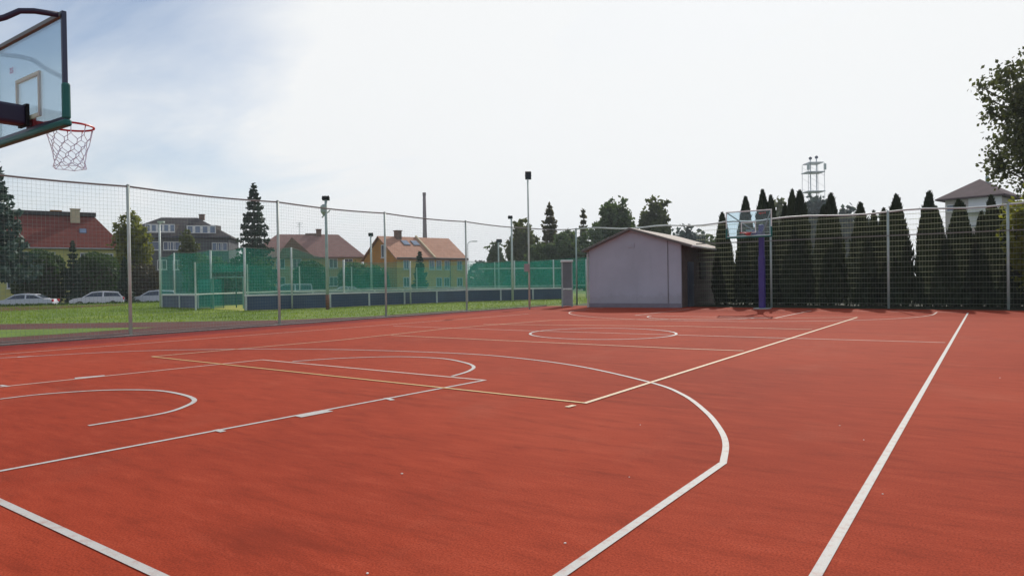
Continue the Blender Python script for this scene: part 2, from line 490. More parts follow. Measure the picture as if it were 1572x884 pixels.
MT['tail'] = mk('tail_lamp_red', (0.60, 0.02, 0.02), 0.2)
MT['tyre'] = mk('tyre_rubber', (0.02, 0.02, 0.02), 0.8)
MT['rim'] = mk('alloy_rim', (0.5, 0.5, 0.52), 0.3, 0.6)
MT['cab_grey'] = mk('grey_cabinet_mesh', (0.15, 0.185, 0.195), 0.6, 0.0)
MT['cab_light'] = mk('mauve_grey_panel', (0.27, 0.30, 0.32), 0.6)
MT['stone'] = mk('pale_pebble', (0.85, 0.80, 0.74), 0.8)
MT['bark'] = mk('bark', (0.085, 0.065, 0.05), 0.9, 0.0, 0.35, 4.0)
MT['white_cord'] = mk_leaf('white_net_cord', (0.58, 0.58, 0.94), (0.64, 0.63, 0.99), 0.5, 6.0)
MT['thuja'] = mk_leaf('thuja_green', (0.012, 0.025, 0.012), (0.040, 0.058, 0.023), 0.14, 2.6)
MT['spruce_blue'] = mk_leaf('blue_spruce', (0.035, 0.075, 0.065), (0.07, 0.125, 0.105), 0.15)
MT['spruce'] = mk_leaf('spruce_green', (0.022, 0.05, 0.034), (0.045, 0.08, 0.05), 0.15)
MT['leaf_mid'] = mk_leaf('mid_green_leaf', (0.075, 0.095, 0.036), (0.14, 0.155, 0.06), 0.38)
MT['leaf_yellow'] = mk_leaf('yellow_green_leaf', (0.13, 0.15, 0.025), (0.24, 0.24, 0.045), 0.5)
MT['leaf_dark'] = mk_leaf('dark_green_leaf', (0.06, 0.095, 0.045), (0.11, 0.15, 0.065), 0.36)
MT['leaf_blue'] = mk_leaf('haze_blued_leaf', (0.05, 0.08, 0.085), (0.08, 0.115, 0.11), 0.2)  # blue cast of far haze mixed into the leaf colour
MT['leaf_autumn'] = mk_leaf('rusty_green_leaf', (0.06, 0.065, 0.022), (0.13, 0.10, 0.04), 0.4)
MT['topiary'] = mk_leaf('clipped_bush_green', (0.034, 0.075, 0.030), (0.085, 0.135, 0.048), 0.34)
MT['grass'] = mk_leaf('grass_blade', (0.11, 0.18, 0.018), (0.21, 0.28, 0.035), 0.45, 0.4)
MT['hedge_brown'] = mk_leaf('brownish_shrub', (0.055, 0.045, 0.028), (0.085, 0.07, 0.04), 0.2)

# ------------------------------------------------------------------ ground, court, lawn, street
def sheet(name, pts, mat, z):
    mb = MB(); mb.poly([(p[0], p[1], z) for p in pts])
    return struct(mb.build(name, mat))

st0 = xy(-200, 66); st1 = xy(460, 92)
sd = (st1 - st0).normalized(); sn = Vector((-sd.y, sd.x, 0))
if sn.dot(FWD) < 0: sn = -sn
LOW = -0.62
SA, SB = -29.5, -22.5
def gz(p):
    """height of the ground: the street beyond the lawn lies a little lower"""
    s = (Vector((p[0], p[1], 0)) - st0).dot(sn)
    return -0.02 if s < SA else (LOW if s > SB else -0.02 + (LOW + 0.02) * (s - SA) / (SB - SA))
mb = MB(); pv = []
for s_, z_ in ((-1000, -0.02), (SA, -0.02), (SB, LOW), (1400, LOW)):
    pv += [st0 + sd * k + sn * s_ + Vector((0, 0, z_)) for k in (-1200, 1600)]
mb.add(pv, [(0, 1, 3, 2), (2, 3, 5, 4), (4, 5, 7, 6)])
struct(mb.build('ground', MT['earth']))
le0 = st0 - sd * 25 + sn * (SA - 0.1); le1 = st0 + sd * 90 + sn * (SA - 0.1)
LAWN = [(le0.x, le0.y), (-9.9, -8), (-10.2, 30.2), (-14, 45), (-20, 60), (le1.x, le1.y)]
sheet('lawn', LAWN, MT['lawn'], -0.012)
COURT = [(-8.75, -9), (28, -9), (28, 28.9), (-9.2, 28.9), (-9.15, 10), (-8.8, 5)]
sheet('court', COURT, MT['court'], 0.0)
sheet('court_border', [(-10.35, -9), (-8.75, -9), (-8.8, 5), (-9.15, 10), (-9.2, 28.9), (-10.55, 28.4)], MT['border'], -0.001)
g = lambda *p: [gp(*q) for q in p]
sheet('track', g((-80, 533), (0, 529), (199, 520.5), (428, 508), (592, 491), (716, 480.5), (716, 476), (592, 484.5), (428, 491), (240, 494), (0, 497), (-80, 500)), MT['track'], -0.008)
sheet('lawn_strip', g((-80, 519.5), (0, 518), (90, 512.5), (240, 502), (110, 504), (0, 506), (-80, 508)), MT['lawn'], -0.004)
sheet('track_edge', g((-60, 479.5), (0, 477.8), (120, 472.3), (195, 468), (195, 466.6), (0, 471), (-60, 473)), MT['track'], -0.006)
sheet('path', g((640, 486), (716, 480.2), (813, 474.5), (905, 472), (905, 469.5), (813, 472), (716, 477.5), (640, 483)), MT['concrete'], -0.005)
A = st0 - sd * 120; B = st1 + sd * 160
sheet('street', [A - sn * 22.4, B - sn * 22.4, B - sn * 13, A - sn * 13], MT['asphalt'], LOW + 0.012)
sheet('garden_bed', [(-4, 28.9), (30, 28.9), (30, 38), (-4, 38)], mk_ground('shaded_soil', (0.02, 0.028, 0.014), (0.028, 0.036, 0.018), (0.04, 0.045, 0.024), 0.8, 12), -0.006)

# kerb along the fence
kb = MB()
kb.bar((-10.47, -9, 0.0), (-10.70, 28.2, 0.0), 0.16, 0.07)
struct(kb.build('kerb', MT['concrete'], bevel=0.01))

# grass blades on the lawn
rng = np.random.default_rng(4)
def inside(px, py, poly):
    n = len(poly); c = np.zeros(len(px), bool); j = n - 1
    for i in range(n):
        xi, yi = poly[i][0], poly[i][1]; xj, yj = poly[j][0], poly[j][1]
        hit = ((yi > py) != (yj > py)) & (px < (xj - xi) * (py - yi) / (yj - yi + 1e-12) + xi)
        c ^= hit; j = i
    return c
def blades(n, poly, avoid, hmin, hmax):
    xs = rng.uniform(-50, -10.8, n); ys = rng.uniform(2, 45, n)
    k = inside(xs, ys, poly)
    for a in avoid: k &= ~inside(xs, ys, a)
    xs, ys = xs[k], ys[k]; n = len(xs)
    h = rng.uniform(hmin, hmax, n); a = rng.uniform(0, 6.283, n); w = rng.uniform(0.008, 0.02, n)
    lx = rng.normal(0, 0.03, n); ly = rng.normal(0, 0.03, n)
    v = np.zeros((n, 3, 3), np.float32)
    v[:, 0] = np.stack([xs - w * np.cos(a), ys - w * np.sin(a), np.full(n, -0.01)], 1)
    v[:, 1] = np.stack([xs + w * np.cos(a), ys + w * np.sin(a), np.full(n, -0.01)], 1)
    v[:, 2] = np.stack([xs + lx, ys + ly, h], 1)
    return v.reshape(-1, 3), 3

def mesh_np(name, verts, k, mat, parent=None):
    me = bpy.data.meshes.new(name)
    n = len(verts) // k
    me.vertices.add(len(verts)); me.vertices.foreach_set('co', np.asarray(verts, np.float32).ravel())
    me.loops.add(n * k); me.loops.foreach_set('vertex_index', np.arange(n * k, dtype=np.int32))
    me.polygons.add(n)
    me.polygons.foreach_set('loop_start', np.arange(0, n * k, k, dtype=np.int32))
    me.polygons.foreach_set('loop_total', np.full(n, k, np.int32))
    me.materials.append(mat); me.update(calc_edges=True)
    o = bpy.data.objects.new(name, me); COL.objects.link(o)
    if parent is not None: o.parent = parent
    return o

trk = [(p.x, p.y) for p in g((-80, 533), (0, 529), (199, 520.5), (428, 508), (592, 491), (716, 480.5), (716, 476), (592, 484.5), (428, 491), (240, 494), (0, 497), (-80, 500))]
RINK = [gp(250, 471.5), gp(307, 473.5), gp(376, 477), gp(505, 472.3), gp(716, 463), gp(866, 459)]
rk = [(p.x, p.y) for p in RINK]
rinkpoly = [rk[0], rk[1], rk[2], rk[3], rk[4], rk[5], (rk[5][0] - 11.2, rk[5][1] + 1.6)]
bv, k3 = blades(60000, LAWN, [trk, rinkpoly], 0.03, 0.085)
gr = mesh_np('grass', bv, 3, MT['grass']); gr['kind'] = 'stuff'
sheet('rink_floor', rinkpoly, MT['turf'], -0.002)

# ------------------------------------------------------------------ painted lines
def ribbon(mb, pts, w, z):
    pts = [Vector((p[0], p[1], 0)) for p in pts]
    L = []; Rr = []
    n = len(pts)
    for i, p in enumerate(pts):
        a = (p - pts[i - 1]).normalized() if i > 0 else (pts[1] - p).normalized()
        b = (pts[i + 1] - p).normalized() if i < n - 1 else a
        t = (a + b).normalized(); nrm = Vector((-t.y, t.x, 0))
        c = max(0.35, nrm.dot(Vector((-a.y, a.x, 0))))
        L.append(p + nrm * (w / 2 / c)); Rr.append(p - nrm * (w / 2 / c))
    vs = [(q.x, q.y, z) for q in L] + [(q.x, q.y, z) for q in Rr]
    mb.add(vs, [(i, n + i, n + i + 1, i + 1) for i in range(n - 1)])

def spline(pts, k=8):
    P = [pts[0] * 2 - pts[1]] + list(pts) + [pts[-1] * 2 - pts[-2]]
    out = []
    for i in range(1, len(P) - 2):
        p0, p1, p2, p3 = P[i - 1], P[i], P[i + 1], P[i + 2]
        for j in range(k):
            t = j / k
            out.append(0.5 * ((2 * p1) + (p2 - p0) * t + (2 * p0 - 5 * p1 + 4 * p2 - p3) * t * t + (3 * p1 - p0 - 3 * p2 + p3) * t ** 3))
    out.append(pts[-1]); return out

def ext(a, b, da, db):
    d = (b - a).normalized(); return [a - d * da, b + d * db]

wl = MB(); w2 = MB(); z1 = 0.004
ribbon(wl, ext(gp(1252, 884), gp(1486, 480.3), 3.2, 0.0), 0.050, z1)                    # right side line
ribbon(wl, ext(gp(0, 770), gp(245, 884), 9.0, 7.0), 0.050, z1 + 0.3 * 0.0006)                 # end line
ribbon(wl, ext(gp(0, 723.3), gp(744, 583.7), 4.0, 0.02), 0.048, z1 + 0.3 * 0.0012)            # lane, right
ribbon(w2, ext(gp(0, 594), gp(402.7, 552.4), 4.5, 0.02), 0.055, z1 + 0.3 * 0.0012)            # lane, left
ribbon(w2, [gp(402.7, 552.4), gp(744, 583.7)], 0.055, z1 + 0.3 * 0.0018)                      # free throw line
arc = spline(g((0, 549.6), (201, 539.3), (370, 536), (524, 536.7), (697, 542.3), (790.7, 549.3), (890.7, 562.7), (999, 587.3), (1048, 605.8), (1083, 631.6), (1104, 657), (1114, 681), (1110, 712)))
ribbon(wl, ext(arc[1], arc[0], 0, 6.0)[::-1] + arc[1:], 0.050, z1 + 0.3 * 0.0024)
ribbon(wl, ext(gp(1109, 711.5), gp(858, 885.5), 0.0, 2.2), 0.054, z1 + 0.3 * 0.003)
ribbon(wl, spline(g((449, 555), (524, 550), (607, 547.7), (674, 550), (710.7, 556), (727, 562.7), (719, 570), (694, 577.7))), 0.055, z1 + 0.3 * 0.0036)
ribbon(wl, spline(g((-60, 621), (0, 612.8), (70, 604.9), (159, 599.2), (234, 599.2), (276, 604.9), (298.5, 613.8), (283, 624.5), (243.5, 636), (135.8, 653.6))), 0.055, z1 + 0.3 * 0.0042)
ribbon(wl, [gp(457, 639.8), gp(506, 630.5)], 0.13, z1 + 0.3 * 0.005)                           # lane blocks and ticks
ribbon(wl, [gp(115, 580.8), gp(161, 576.8)], 0.13, z1 + 0.3 * 0.005)
for (a, b) in (((331, 660), (343, 663)), ((592, 611.2), (603, 614.5)), ((0, 591.5), (13, 593.5))):
    ribbon(wl, [gp(*a), gp(*b)], 0.06, z1 + 0.3 * 0.0054)
ribbon(w2, ext(gp(0, 544), gp(524, 504), 6.0, 9.0), 0.05, z1 + 0.3 * 0.006)                    # far side line
ribbon(w2, [gp(604, 500.5), gp(811, 507.8), gp(1048, 514.6), gp(1289, 521.5), gp(1451, 526)], 0.05, z1 + 0.3 * 0.0066)
ce = [gp(926 + 112.5 * math.cos(t), 512.6 + 8.7 * math.sin(t)) for t in [2 * math.pi * i / 40 for i in range(41)]]
ribbon(wl, ce, 0.06, z1 + 0.3 * 0.0072)
kf = 0.955
fa = [Vector((1.8 * math.cos(t), 22.2 * kf - 1.75 * math.sin(t), 0)) for t in [math.pi * i / 24 for i in range(25)]]
ribbon(wl, fa, 0.05, z1 + 0.3 * 0.0078)
ribbon(w2, [(-2.45, 26.7), (-2.45, 21.2), (2.45, 21.2), (2.45, 26.7)], 0.05, z1 + 0.3 * 0.0084)
ribbon(w2, [(-7.5, 26.75), (7.5, 26.75)], 0.05, z1 + 0.3 * 0.009)
fb = [Vector((6.6, 26.7, 0))] + [Vector((6.6 * math.cos(t), 25.3 - 6.5 * math.sin(t), 0)) for t in [math.pi * i / 36 for i in range(37)]] + [Vector((-6.6, 26.7, 0))]
ribbon(w2, fb, 0.05, z1 + 0.3 * 0.0096)
struct(wl.build('basketball_court_lines', MT['white_line']))
struct(w2.build('worn_court_lines', MT['worn_line']))
yl = MB()
ribbon(yl, [gp(232.7, 547.7), gp(899, 619)], 0.05, z1 + 0.3 * 0.0102)
struct(yl.build('volleyball_end_line', MT['yellow_line']))
cl = MB()
ribbon(cl, [gp(897, 619.6), gp(1316, 487.3)], 0.055, z1 + 0.3 * 0.0108)
ribbon(cl, [gp(232.7, 547.7), gp(524, 522), gp(687, 504.5), gp(847, 491.7)], 0.05, z1 + 0.3 * 0.0114)
ribbon(cl, [gp(600, 515), gp(1048, 535.5), gp(1141.7, 538.8)], 0.05, z1 + 0.3 * 0.012)
ribbon(cl, [gp(742, 498), gp(1048, 501), gp(1247, 506)], 0.05, z1 + 0.3 * 0.0126)
ribbon(cl, [gp(847, 491.7), gp(1316, 487.3)], 0.05, z1 + 0.3 * 0.0132)
ribbon(cl, [gp(870, 625.5), gp(882, 622.5)], 0.06, z1 + 0.3 * 0.0138)
struct(cl.build('volleyball_court_lines', MT['cream_line']))

# ------------------------------------------------------------------ wall, roof and window builder
class House:
    """local frame: x along the front, y away from the camera"""
    def __init__(s, name, label, P0, P1, depth, eave, ridge, wall, roof, kind='gable', over=0.4, cat='house', verge=None, run=None):
        s.P0 = Vector((P0[0], P0[1], 0)); d = Vector((P1[0] - P0[0], P1[1] - P0[1], 0))
        s.L = d.length; s.ex = d.normalized(); s.ey = Vector((-s.ex.y, s.ex.x, 0)); s.D = depth
        s.root = empty(name, s.P0, label, cat)
        L, D, e, r = s.L, depth, eave, ridge
        w = MB()
        q = lambda x, y, z: s.P0 + s.ex * x + s.ey * y + Vector((0, 0, z))
        s.q = q
        b = [q(0, 0, -0.7), q(L, 0, -0.7), q(L, D, -0.7), q(0, D, -0.7), q(0, 0, e), q(L, 0, e), q(L, D, e), q(0, D, e)]
        if kind == 'gable':
            b += [q(0, D / 2, r - 0.12), q(L, D / 2, r - 0.12)]
            w.add(b, [(0, 1, 5, 4), (2, 3, 7, 6), (1, 2, 6, 9, 5), (3, 0, 4, 8, 7), (4, 5, 9, 8), (6, 7, 8, 9)])
        else:
            w.add(b, [(0, 1, 5, 4), (2, 3, 7, 6), (1, 2, 6, 5), (3, 0, 4, 7), (4, 5, 6, 7)])
        s.wall = w.build('wall', wall, s.root)
        t = 0.16; o = over
        ro = MB(); sl = (r - e) / (D / 2)
        if kind == 'gable':
            ov = over if verge is None else verge
            for (y0, sg) in ((0, 1), (D, -1)):
                yA = y0 - sg * o; zA = e - sl * o
                pr = [q(-ov, yA, zA), q(-ov, D / 2, r), q(-ov, D / 2, r + t), q(-ov, yA, zA + t)]
                if sg < 0: pr = pr[::-1]
                ro.prism(pr, s.ex * (L + 2 * ov))
        elif kind == 'hip':
            h = D / 2
            rn = run or h
            x0, x1 = (rn, L - rn) if L > 2 * rn else (L / 2 - 0.01, L / 2 + 0.01)
            pts = [q(-o, -o, e), q(L + o, -o, e), q(L + o, D + o, e), q(-o, D + o, e), q(x0, h, r), q(x1, h, r)]
            lo = [p - Vector((0, 0, t)) for p in pts[:4]]
            ro.add(pts + lo, [(0, 1, 5, 4), (1, 2, 5), (2, 3, 4, 5), (3, 0, 4), (6, 7, 1, 0), (7, 8, 2, 1), (8, 9, 3, 2), (9, 6, 0, 3), (9, 8, 7, 6)])
        s.roof = ro.build('roof', roof, s.root)
        s.sl = sl; s.e = e; s.r = r
    def window(s, x, z, w, h, side='front', frame=None, pane=None, mull=1):
        f = MB(); p = MB()
        if side == 'front': o, a, n = s.q(x, 0, z), s.ex, -s.ey
        elif side == 'left': o, a, n = s.q(0, x, z), s.ey, -s.ex
        else: o, a, n = s.q(s.L, x, z), s.ey, s.ex
        t = 0.09
        for (cx, cz, ww, hh) in ((0, -h / 2, w + 2 * t, t), (0, h / 2, w + 2 * t, t), (-w / 2 - t / 2, 0, t, h - t), (w / 2 + t / 2, 0, t, h - t)):
            f.box(o + a * cx + Vector((0, 0, cz)) + n * 0.03, (ww, 0.10, hh), a, n)
        for k in range(mull):
            f.box(o + a * (w * ((k + 1) / (mull + 1) - 0.5)) + n * 0.03, (0.06, 0.09, h - t), a, n)
        f.box(o + a * 0 + Vector((0, 0, -h / 2 - 0.10)) + n * 0.07, (w + 0.3, 0.2, 0.06), a, n)
        fo = f.build('window', frame or MT['win_white'], s.root)
        p.box(o + n * 0.012, (w, 0.02, h - t), a, n)
        p.build('pane', pane or MT['pane'], fo)
    def chimney(s, x, y, w, d, z0, z1, mat, cap=True):
        m = MB(); m.box(s.q(x, y, (z0 + z1) / 2), (w, d, z1 - z0), s.ex, s.ey)
        if cap: m.box(s.q(x, y, z1 + 0.3 * 0.05), (w + 0.16, d + 0.16, 0.1), s.ex, s.ey)
        m.build('chimney', mat, s.roof)
    def skylight(s, x, y, w, l):
        m = MB(); z = s.e + s.sl * y + 0.2
        ay = (s.ey + Vector((0, 0, s.sl))).normalized(); nz = s.ex.cross(ay)
        m.box(s.q(x, y, z), (w, l, 0.1), s.ex, ay, nz)
        o = m.build('skylight', MT['frame_dark'], s.roof)
        p = MB(); p.box(s.q(x, y, z) + nz * 0.055, (w - 0.16, l - 0.16, 0.02), s.ex, ay, nz); p.build('pane', MT['pane_blue'], o)
    def ridge_cap(s, mat, hip=False):
        m = MB()
        if not hip: m.bar(s.q(-0.3, s.D / 2, s.r + 0.2), s.q(s.L + 0.3, s.D / 2, s.r + 0.2), 0.35, 0.14)
        m.build('ridge_cap', mat, s.roof)
    def gutter(s, mat, z=0.0, o=0.45):
        m = MB(); m.tube([s.q(-0.2, -o, s.e - 0.1 + z), s.q(s.L + 0.2, -o, s.e - 0.1 + z)], 0.09, 8)
        m.build('gutter', mat, s.root)

# --- red roofed house on the left
hr = House('red_roof_house', 'lime yellow house with a long dark red tiled roof behind round bushes', xy(-75, 75), xy(187, 84), 9.0,
           zat(60, 380, 80), zat(60, 331, 84), MT['lime_wall'], MT['roof_red'], 'hip', 0.5, run=2.6)
hr.gutter(MT['pipe'])
for (u, w) in ((15, 1.1), (70, 1.1), (130, 1.1), (165, 1.1)):
    x = hr.L * (u + 75) / 264.0
    hr.window(x, zat(u, 399, 80.5), w, 1.7)
    hr.window(x, zat(u, 432, 80.5), w, 1.6)
rb = MB(); rb.bar(hr.q(2.4, hr.D / 2, hr.r + 0.22), hr.q(hr.L - 2.4, hr.D / 2, hr.r + 0.22), 0.6, 0.5); rb.build('ridge_cap', MT['roof_dark'], hr.roof)
hr.chimney(hr.L * (114 + 75) / 264.0, hr.D / 2 - 0.8, 1.0, 0.7, hr.r - 1.0, hr.r + 0.75, MT['cream'])
hr.chimney(hr.L * (82 + 75) / 264.0, hr.D / 2 + 0.3, 1.1, 0.7, hr.r - 0.6, hr.r + 0.55, MT['orange_wall'])
hr.skylight(hr.L * (126 + 75) / 264.0, 2.1, 0.8, 0.9)

# --- dark slate apartment house with dormers
hg = House('slate_apartment_house', 'dark slate apartment house with two white dormer window bands', xy(175, 104), xy(352, 108), 11.0,
           zat(280, 362, 104), zat(280, 332, 109), MT['slate_wall'], MT['roof_dark'], 'hip', 0.5, cat='apartment house')
def dormer(u0, u1, v0, v1, n):
    x0 = hg.L * (u0 - 175) / 177.0; x1 = hg.L * (u1 - 175) / 177.0
    z1_ = zat(u0, v0, 104); z0_ = zat(u0, v1, 104)
    y = 0.6
    m = MB(); m.prism([hg.q(x0, y, z0_ - 0.4), hg.q(x0, y, z1_), hg.q(x0, y + 4.5, z1_ + 0.25), hg.q(x0, y + 4.5, z0_ - 0.4)], hg.ex * (x1 - x0))
    d = m.build('dormer', MT['roof_dark'], hg.root)
    f = MB(); p = MB(); c = hg.q((x0 + x1) / 2, y - 0.03, (z0_ + z1_) / 2)
    f.box(c, (x1 - x0 - 0.1, 0.06, z1_ - z0_ - 0.1), hg.ex, hg.ey)
    f.build('dormer_front', MT['win_white'], d)
    w = (x1 - x0) / n
    for k in range(n):
        p.box(hg.q(x0 + w * (k + 0.5), y - 0.07, (z0_ + z1_) / 2 + 0.05), (w * 0.62, 0.02, (z1_ - z0_) * 0.66), hg.ex, hg.ey)
    p.build('dormer_pane', MT['pane_blue'], d)
dormer(221, 268, 342, 356.5, 5)
dormer(285, 332, 343, 358, 4)
for (u, w) in ((236, 1.5), (256, 0.9), (263, 0.9), (271, 0.9), (294, 1.0), (331, 0.8), (338, 0.8), (345, 0.8)):
    hg.window(hg.L * (u - 175) / 177.0, zat(u, 376.5, 104), w, 1.2, mull=0, pane=MT['pane_blue'])
for (u, w) in ((248, 1.2), (272, 1.2), (296, 1.2), (330, 1.2)):
    hg.window(hg.L * (u - 175) / 177.0, zat(u, 406, 104), w, 1.4, mull=1)
hg.chimney(hg.L * (300 - 175) / 177.0, hg.D / 2, 0.8, 0.6, hg.r - 0.4, hg.r + 0.5, MT['brick'])
hg.gutter(MT['frame_dark'])

# --- brown roofed house
hb = House('rose_roof_house', 'ochre house with a broad rose brown hipped roof behind a floodlight pole', xy(385, 100), xy(556, 104), 10.0,
           zat(480, 394, 101), zat(480, 360, 107), MT['ochre_wall'], MT['roof_brown'], 'hip', 0.6, run=3.4)
hb.gutter(MT['trim'])
xx = lambda u: hb.L * (u - 385) / 171.0
for (u, z) in ((430, 405), (455, 405), (511, 404), (535, 404)):
    hb.window(xx(u), zat(u, z, 102), 1.1, 1.4)
    hb.window(xx(u), zat(u, z + 28, 102), 1.1, 1.4)
hb.chimney(xx(488), hb.D / 2 - 0.2, 0.8, 0.8, hb.r - 0.8, hb.r + 0.75, MT['brick'])
hb.chimney(xx(478), hb.D / 2, 2.2, 0.5, hb.r - 0.5, hb.r + 0.15, MT['brick'], False)
cg = MB()   # crossing gable on the left part of the roof
x0, x1, xm = xx(424), xx(482), xx(448)
cg.prism([hb.q(x0, -0.7, hb.e - 0.05), hb.q(xm, -0.7, hb.e + 2.9), hb.q(x1, -0.7, hb.e - 0.05)], hb.ey * 5.6)
cg.build('cross_gable', mk_roof('olive_brown_tiles', (0.20, 0.15, 0.105), (0.27, 0.20, 0.145), 5.0), hb.roof)
an = MB(); b0 = hb.q(xx(457), hb.D / 2, hb.r); an.tube([b0, b0 + Vector((0, 0, 1.9))], 0.04, 6)
for k, w in ((1.8, 0.5), (1.5, 0.35), (1.2, 0.5)): an.bar(b0 + Vector((0, 0, k)) - hb.ex * w, b0 + Vector((0, 0, k)) + hb.ex * w, 0.04)
an.build('aerial', MT['galv'], hb.roof)

# --- yellow house, gable end to the left
hy = House('yellow_gable_house', 'yellow semi detached house with salmon tiled roof and orange gable end', xy(610, 86), xy(715, 93), 8.6,
           zat(610, 396, 86), zat(582, 364, 89), MT['yellow_wall'], MT['roof_salmon'], 'gable', 0.35, verge=0.3)
ge = MB(); e_ = -hy.ex * 0.015
ge.poly([hy.q(0, 0, 0) + e_, hy.q(0, 0, hy.e) + e_, hy.q(0, hy.D / 2, hy.r - 0.14) + e_, hy.q(0, hy.D, hy.e) + e_, hy.q(0, hy.D, 0) + e_])
ge.build('gable_end', MT['orange_wall'], hy.root)
yy = lambda u: hy.L * ((u - 610) / 105.0)
for u in (623, 661, 672, 685, 705): hy.window(yy(u), zat(u, 406.5, 89), 0.66, 1.15, pane=MT['pane_blue'])
for u in (623, 672, 684, 705): hy.window(yy(u), zat(u, 433, 89), 0.75, 1.15)
hy.window(3.4, zat(585, 386, 89), 0.6, 1.6, 'left', mull=0)
for x in (3.1, 4.6): hy.skylight(x, 2.9, 1.0, 1.2)
vg = MB(); vm = hy.L * 0.52
vg.bar(hy.q(vm, -0.4, hy.e + 0.05), hy.q(vm, hy.D / 2, hy.r + 0.32), 0.22, 0.22); vg.build('party_parapet', MT['cream'], hy.roof)
hy.chimney(2.6, hy.D / 2 - 0.3, 0.75, 0.75, hy.r - 0.6, hy.r + 0.9, MT['brick'])
hy.gutter(MT['trim'], 0.1, 0.4)
dp = MB(); dp.tube([hy.q(hy.L * 0.76, -0.06, 0), hy.q(hy.L * 0.76, -0.06, hy.e - 0.2)], 0.06, 6); dp.build('downpipe', MT['trim'], hy.root)

# --- mauve roofed house on the right, behind the thujas
hm = House('mauve_roof_house', 'pale house with a mauve pyramid roof rising above the thuja hedge', xy(1452, 79), xy(1534, 75), 6.0,
           zat(1497, 299.5, 75), zat(1497, 275.5, 79), MT['pale_wall'], MT['roof_mauve'], 'hip', 0.8)
mw = MB(); fx = hm.L * 0.45
mw.box(hm.q((fx + hm.L) / 2 + 0.15, -0.06, hm.e - 1.6), (hm.L - fx + 0.3, 0.12, 3.2), hm.ex, hm.ey); mw.build('front_panel', MT['white_wall'], hm.root)
for u in (1500, 1509): hm.window(hm.L * (u - 1452) / 82.0, zat(u, 309.5, 76), 0.75, 0.85, mull=0, pane=MT['pane_blue'])
for u in (1500, 1509, 1526): hm.window(hm.L * (u - 1452) / 82.0, zat(u, 338, 76), 0.9, 1.3, mull=0, pane=MT['pane_blue'])
hm.window(hm.L * (1457 - 1452) / 82.0 + 0.3, zat(1457, 315, 75), 0.8, 0.7, mull=0, pane=MT['pane_blue'])
bl = MB()
bl.box(hm.q(hm.L * 0.72, -0.7, zat(1520, 322, 75)), (hm.L * 0.6, 1.2, 0.35), hm.ex, hm.ey)
bl.build('balcony', MT['white_wall'], hm.root)
hm.chimney(hm.L * 0.64, hm.D * 0.5, 0.28, 0.28, hm.r - 1.5, hm.r + 0.25, MT['galv'], False)

# --- factory chimney
cc = xy(653.5, 300)
fs = empty('factory_chimney', cc, 'tall dark brick factory chimney behind the yellow house', 'chimney')
m = MB(); zt = zat(653, 296, 300)
m.lathe(cc, [(1.2, 0), (1.0, zt * 0.45), (0.66, zt - 1.2)], 20); m.build('shaft', MT['stack'], fs, True)
m = MB(); m.lathe(cc, [(0.70, zt - 1.6), (0.76, zt - 1.0), (0.76, zt), (0.55, zt), (0.55, zt - 0.5)], 20); m.build('crown_ring', MT['stack'], fs)

# --- lattice mast on the hill
tc0 = xy(1250, 190)
tw = empty('antenna_tower', tc0, 'haze paled steel antenna tower with two platforms rising above the trees', 'tower')
tz = lambda v: zat(1250, v, 190)
ex = RGT.copy(); ex.z = 0; ex.normalize(); ey = Vector((-ex.y, ex.x, 0))
m = MB()
for sx in (-1, 1):
    for s2 in (-1, 1):
        m.tube([tc0 + ex * (2.4 * sx) + ey * (2.0 * s2), tc0 + ex * (2.2 * sx) + ey * (2.0 * s2) + Vector((0, 0, tz(252)))], 0.065, 6)
z = 2.0
while z < tz(270):
    for s2 in (-1, 1):
        m.bar(tc0 + ex * 2.3 + ey * 2 * s2 + Vector((0, 0, z)), tc0 - ex * 2.3 + ey * 2 * s2 + Vector((0, 0, z + 3.0)), 0.045)
    z += 3.0
m.build('lattice_frame', MT['tower'], tw)
for dx_ in (-0.75, 0.95):
    m = MB(); top = tz(243.5 if dx_ > 0 else 245)
    m.tube([tc0 + ex * dx_ + Vector((0, 0, 0)), tc0 + ex * dx_ + Vector((0, 0, top))], 0.15, 8); mo = m.build('mast', MT['tower'], tw)
    b = MB(); b.lathe(tc0 + ex * dx_, [(0.05, top - 0.2), (0.42, top), (0.42, top + 0.5), (0.05, top + 0.75)], 10); b.build('antenna_head', MT['frame_dark'], mo)
for v, w in ((251.5, 4.0), (265.5, 4.9), (295, 4.9)):
    m = MB(); m.box(tc0 + Vector((0, 0, tz(v))), (w, 4.2, 0.24), ex, ey)
    m.build('platform', MT['tower'], tw)
for sx in (-2.3, 2.3):
    m = MB(); m.lathe(tc0 + ex * sx - ey * 2.2, [(0.36, tz(263)), (0.36, tz(254))], 10); m.build('panel_antenna', MT['pale_steel'], tw)

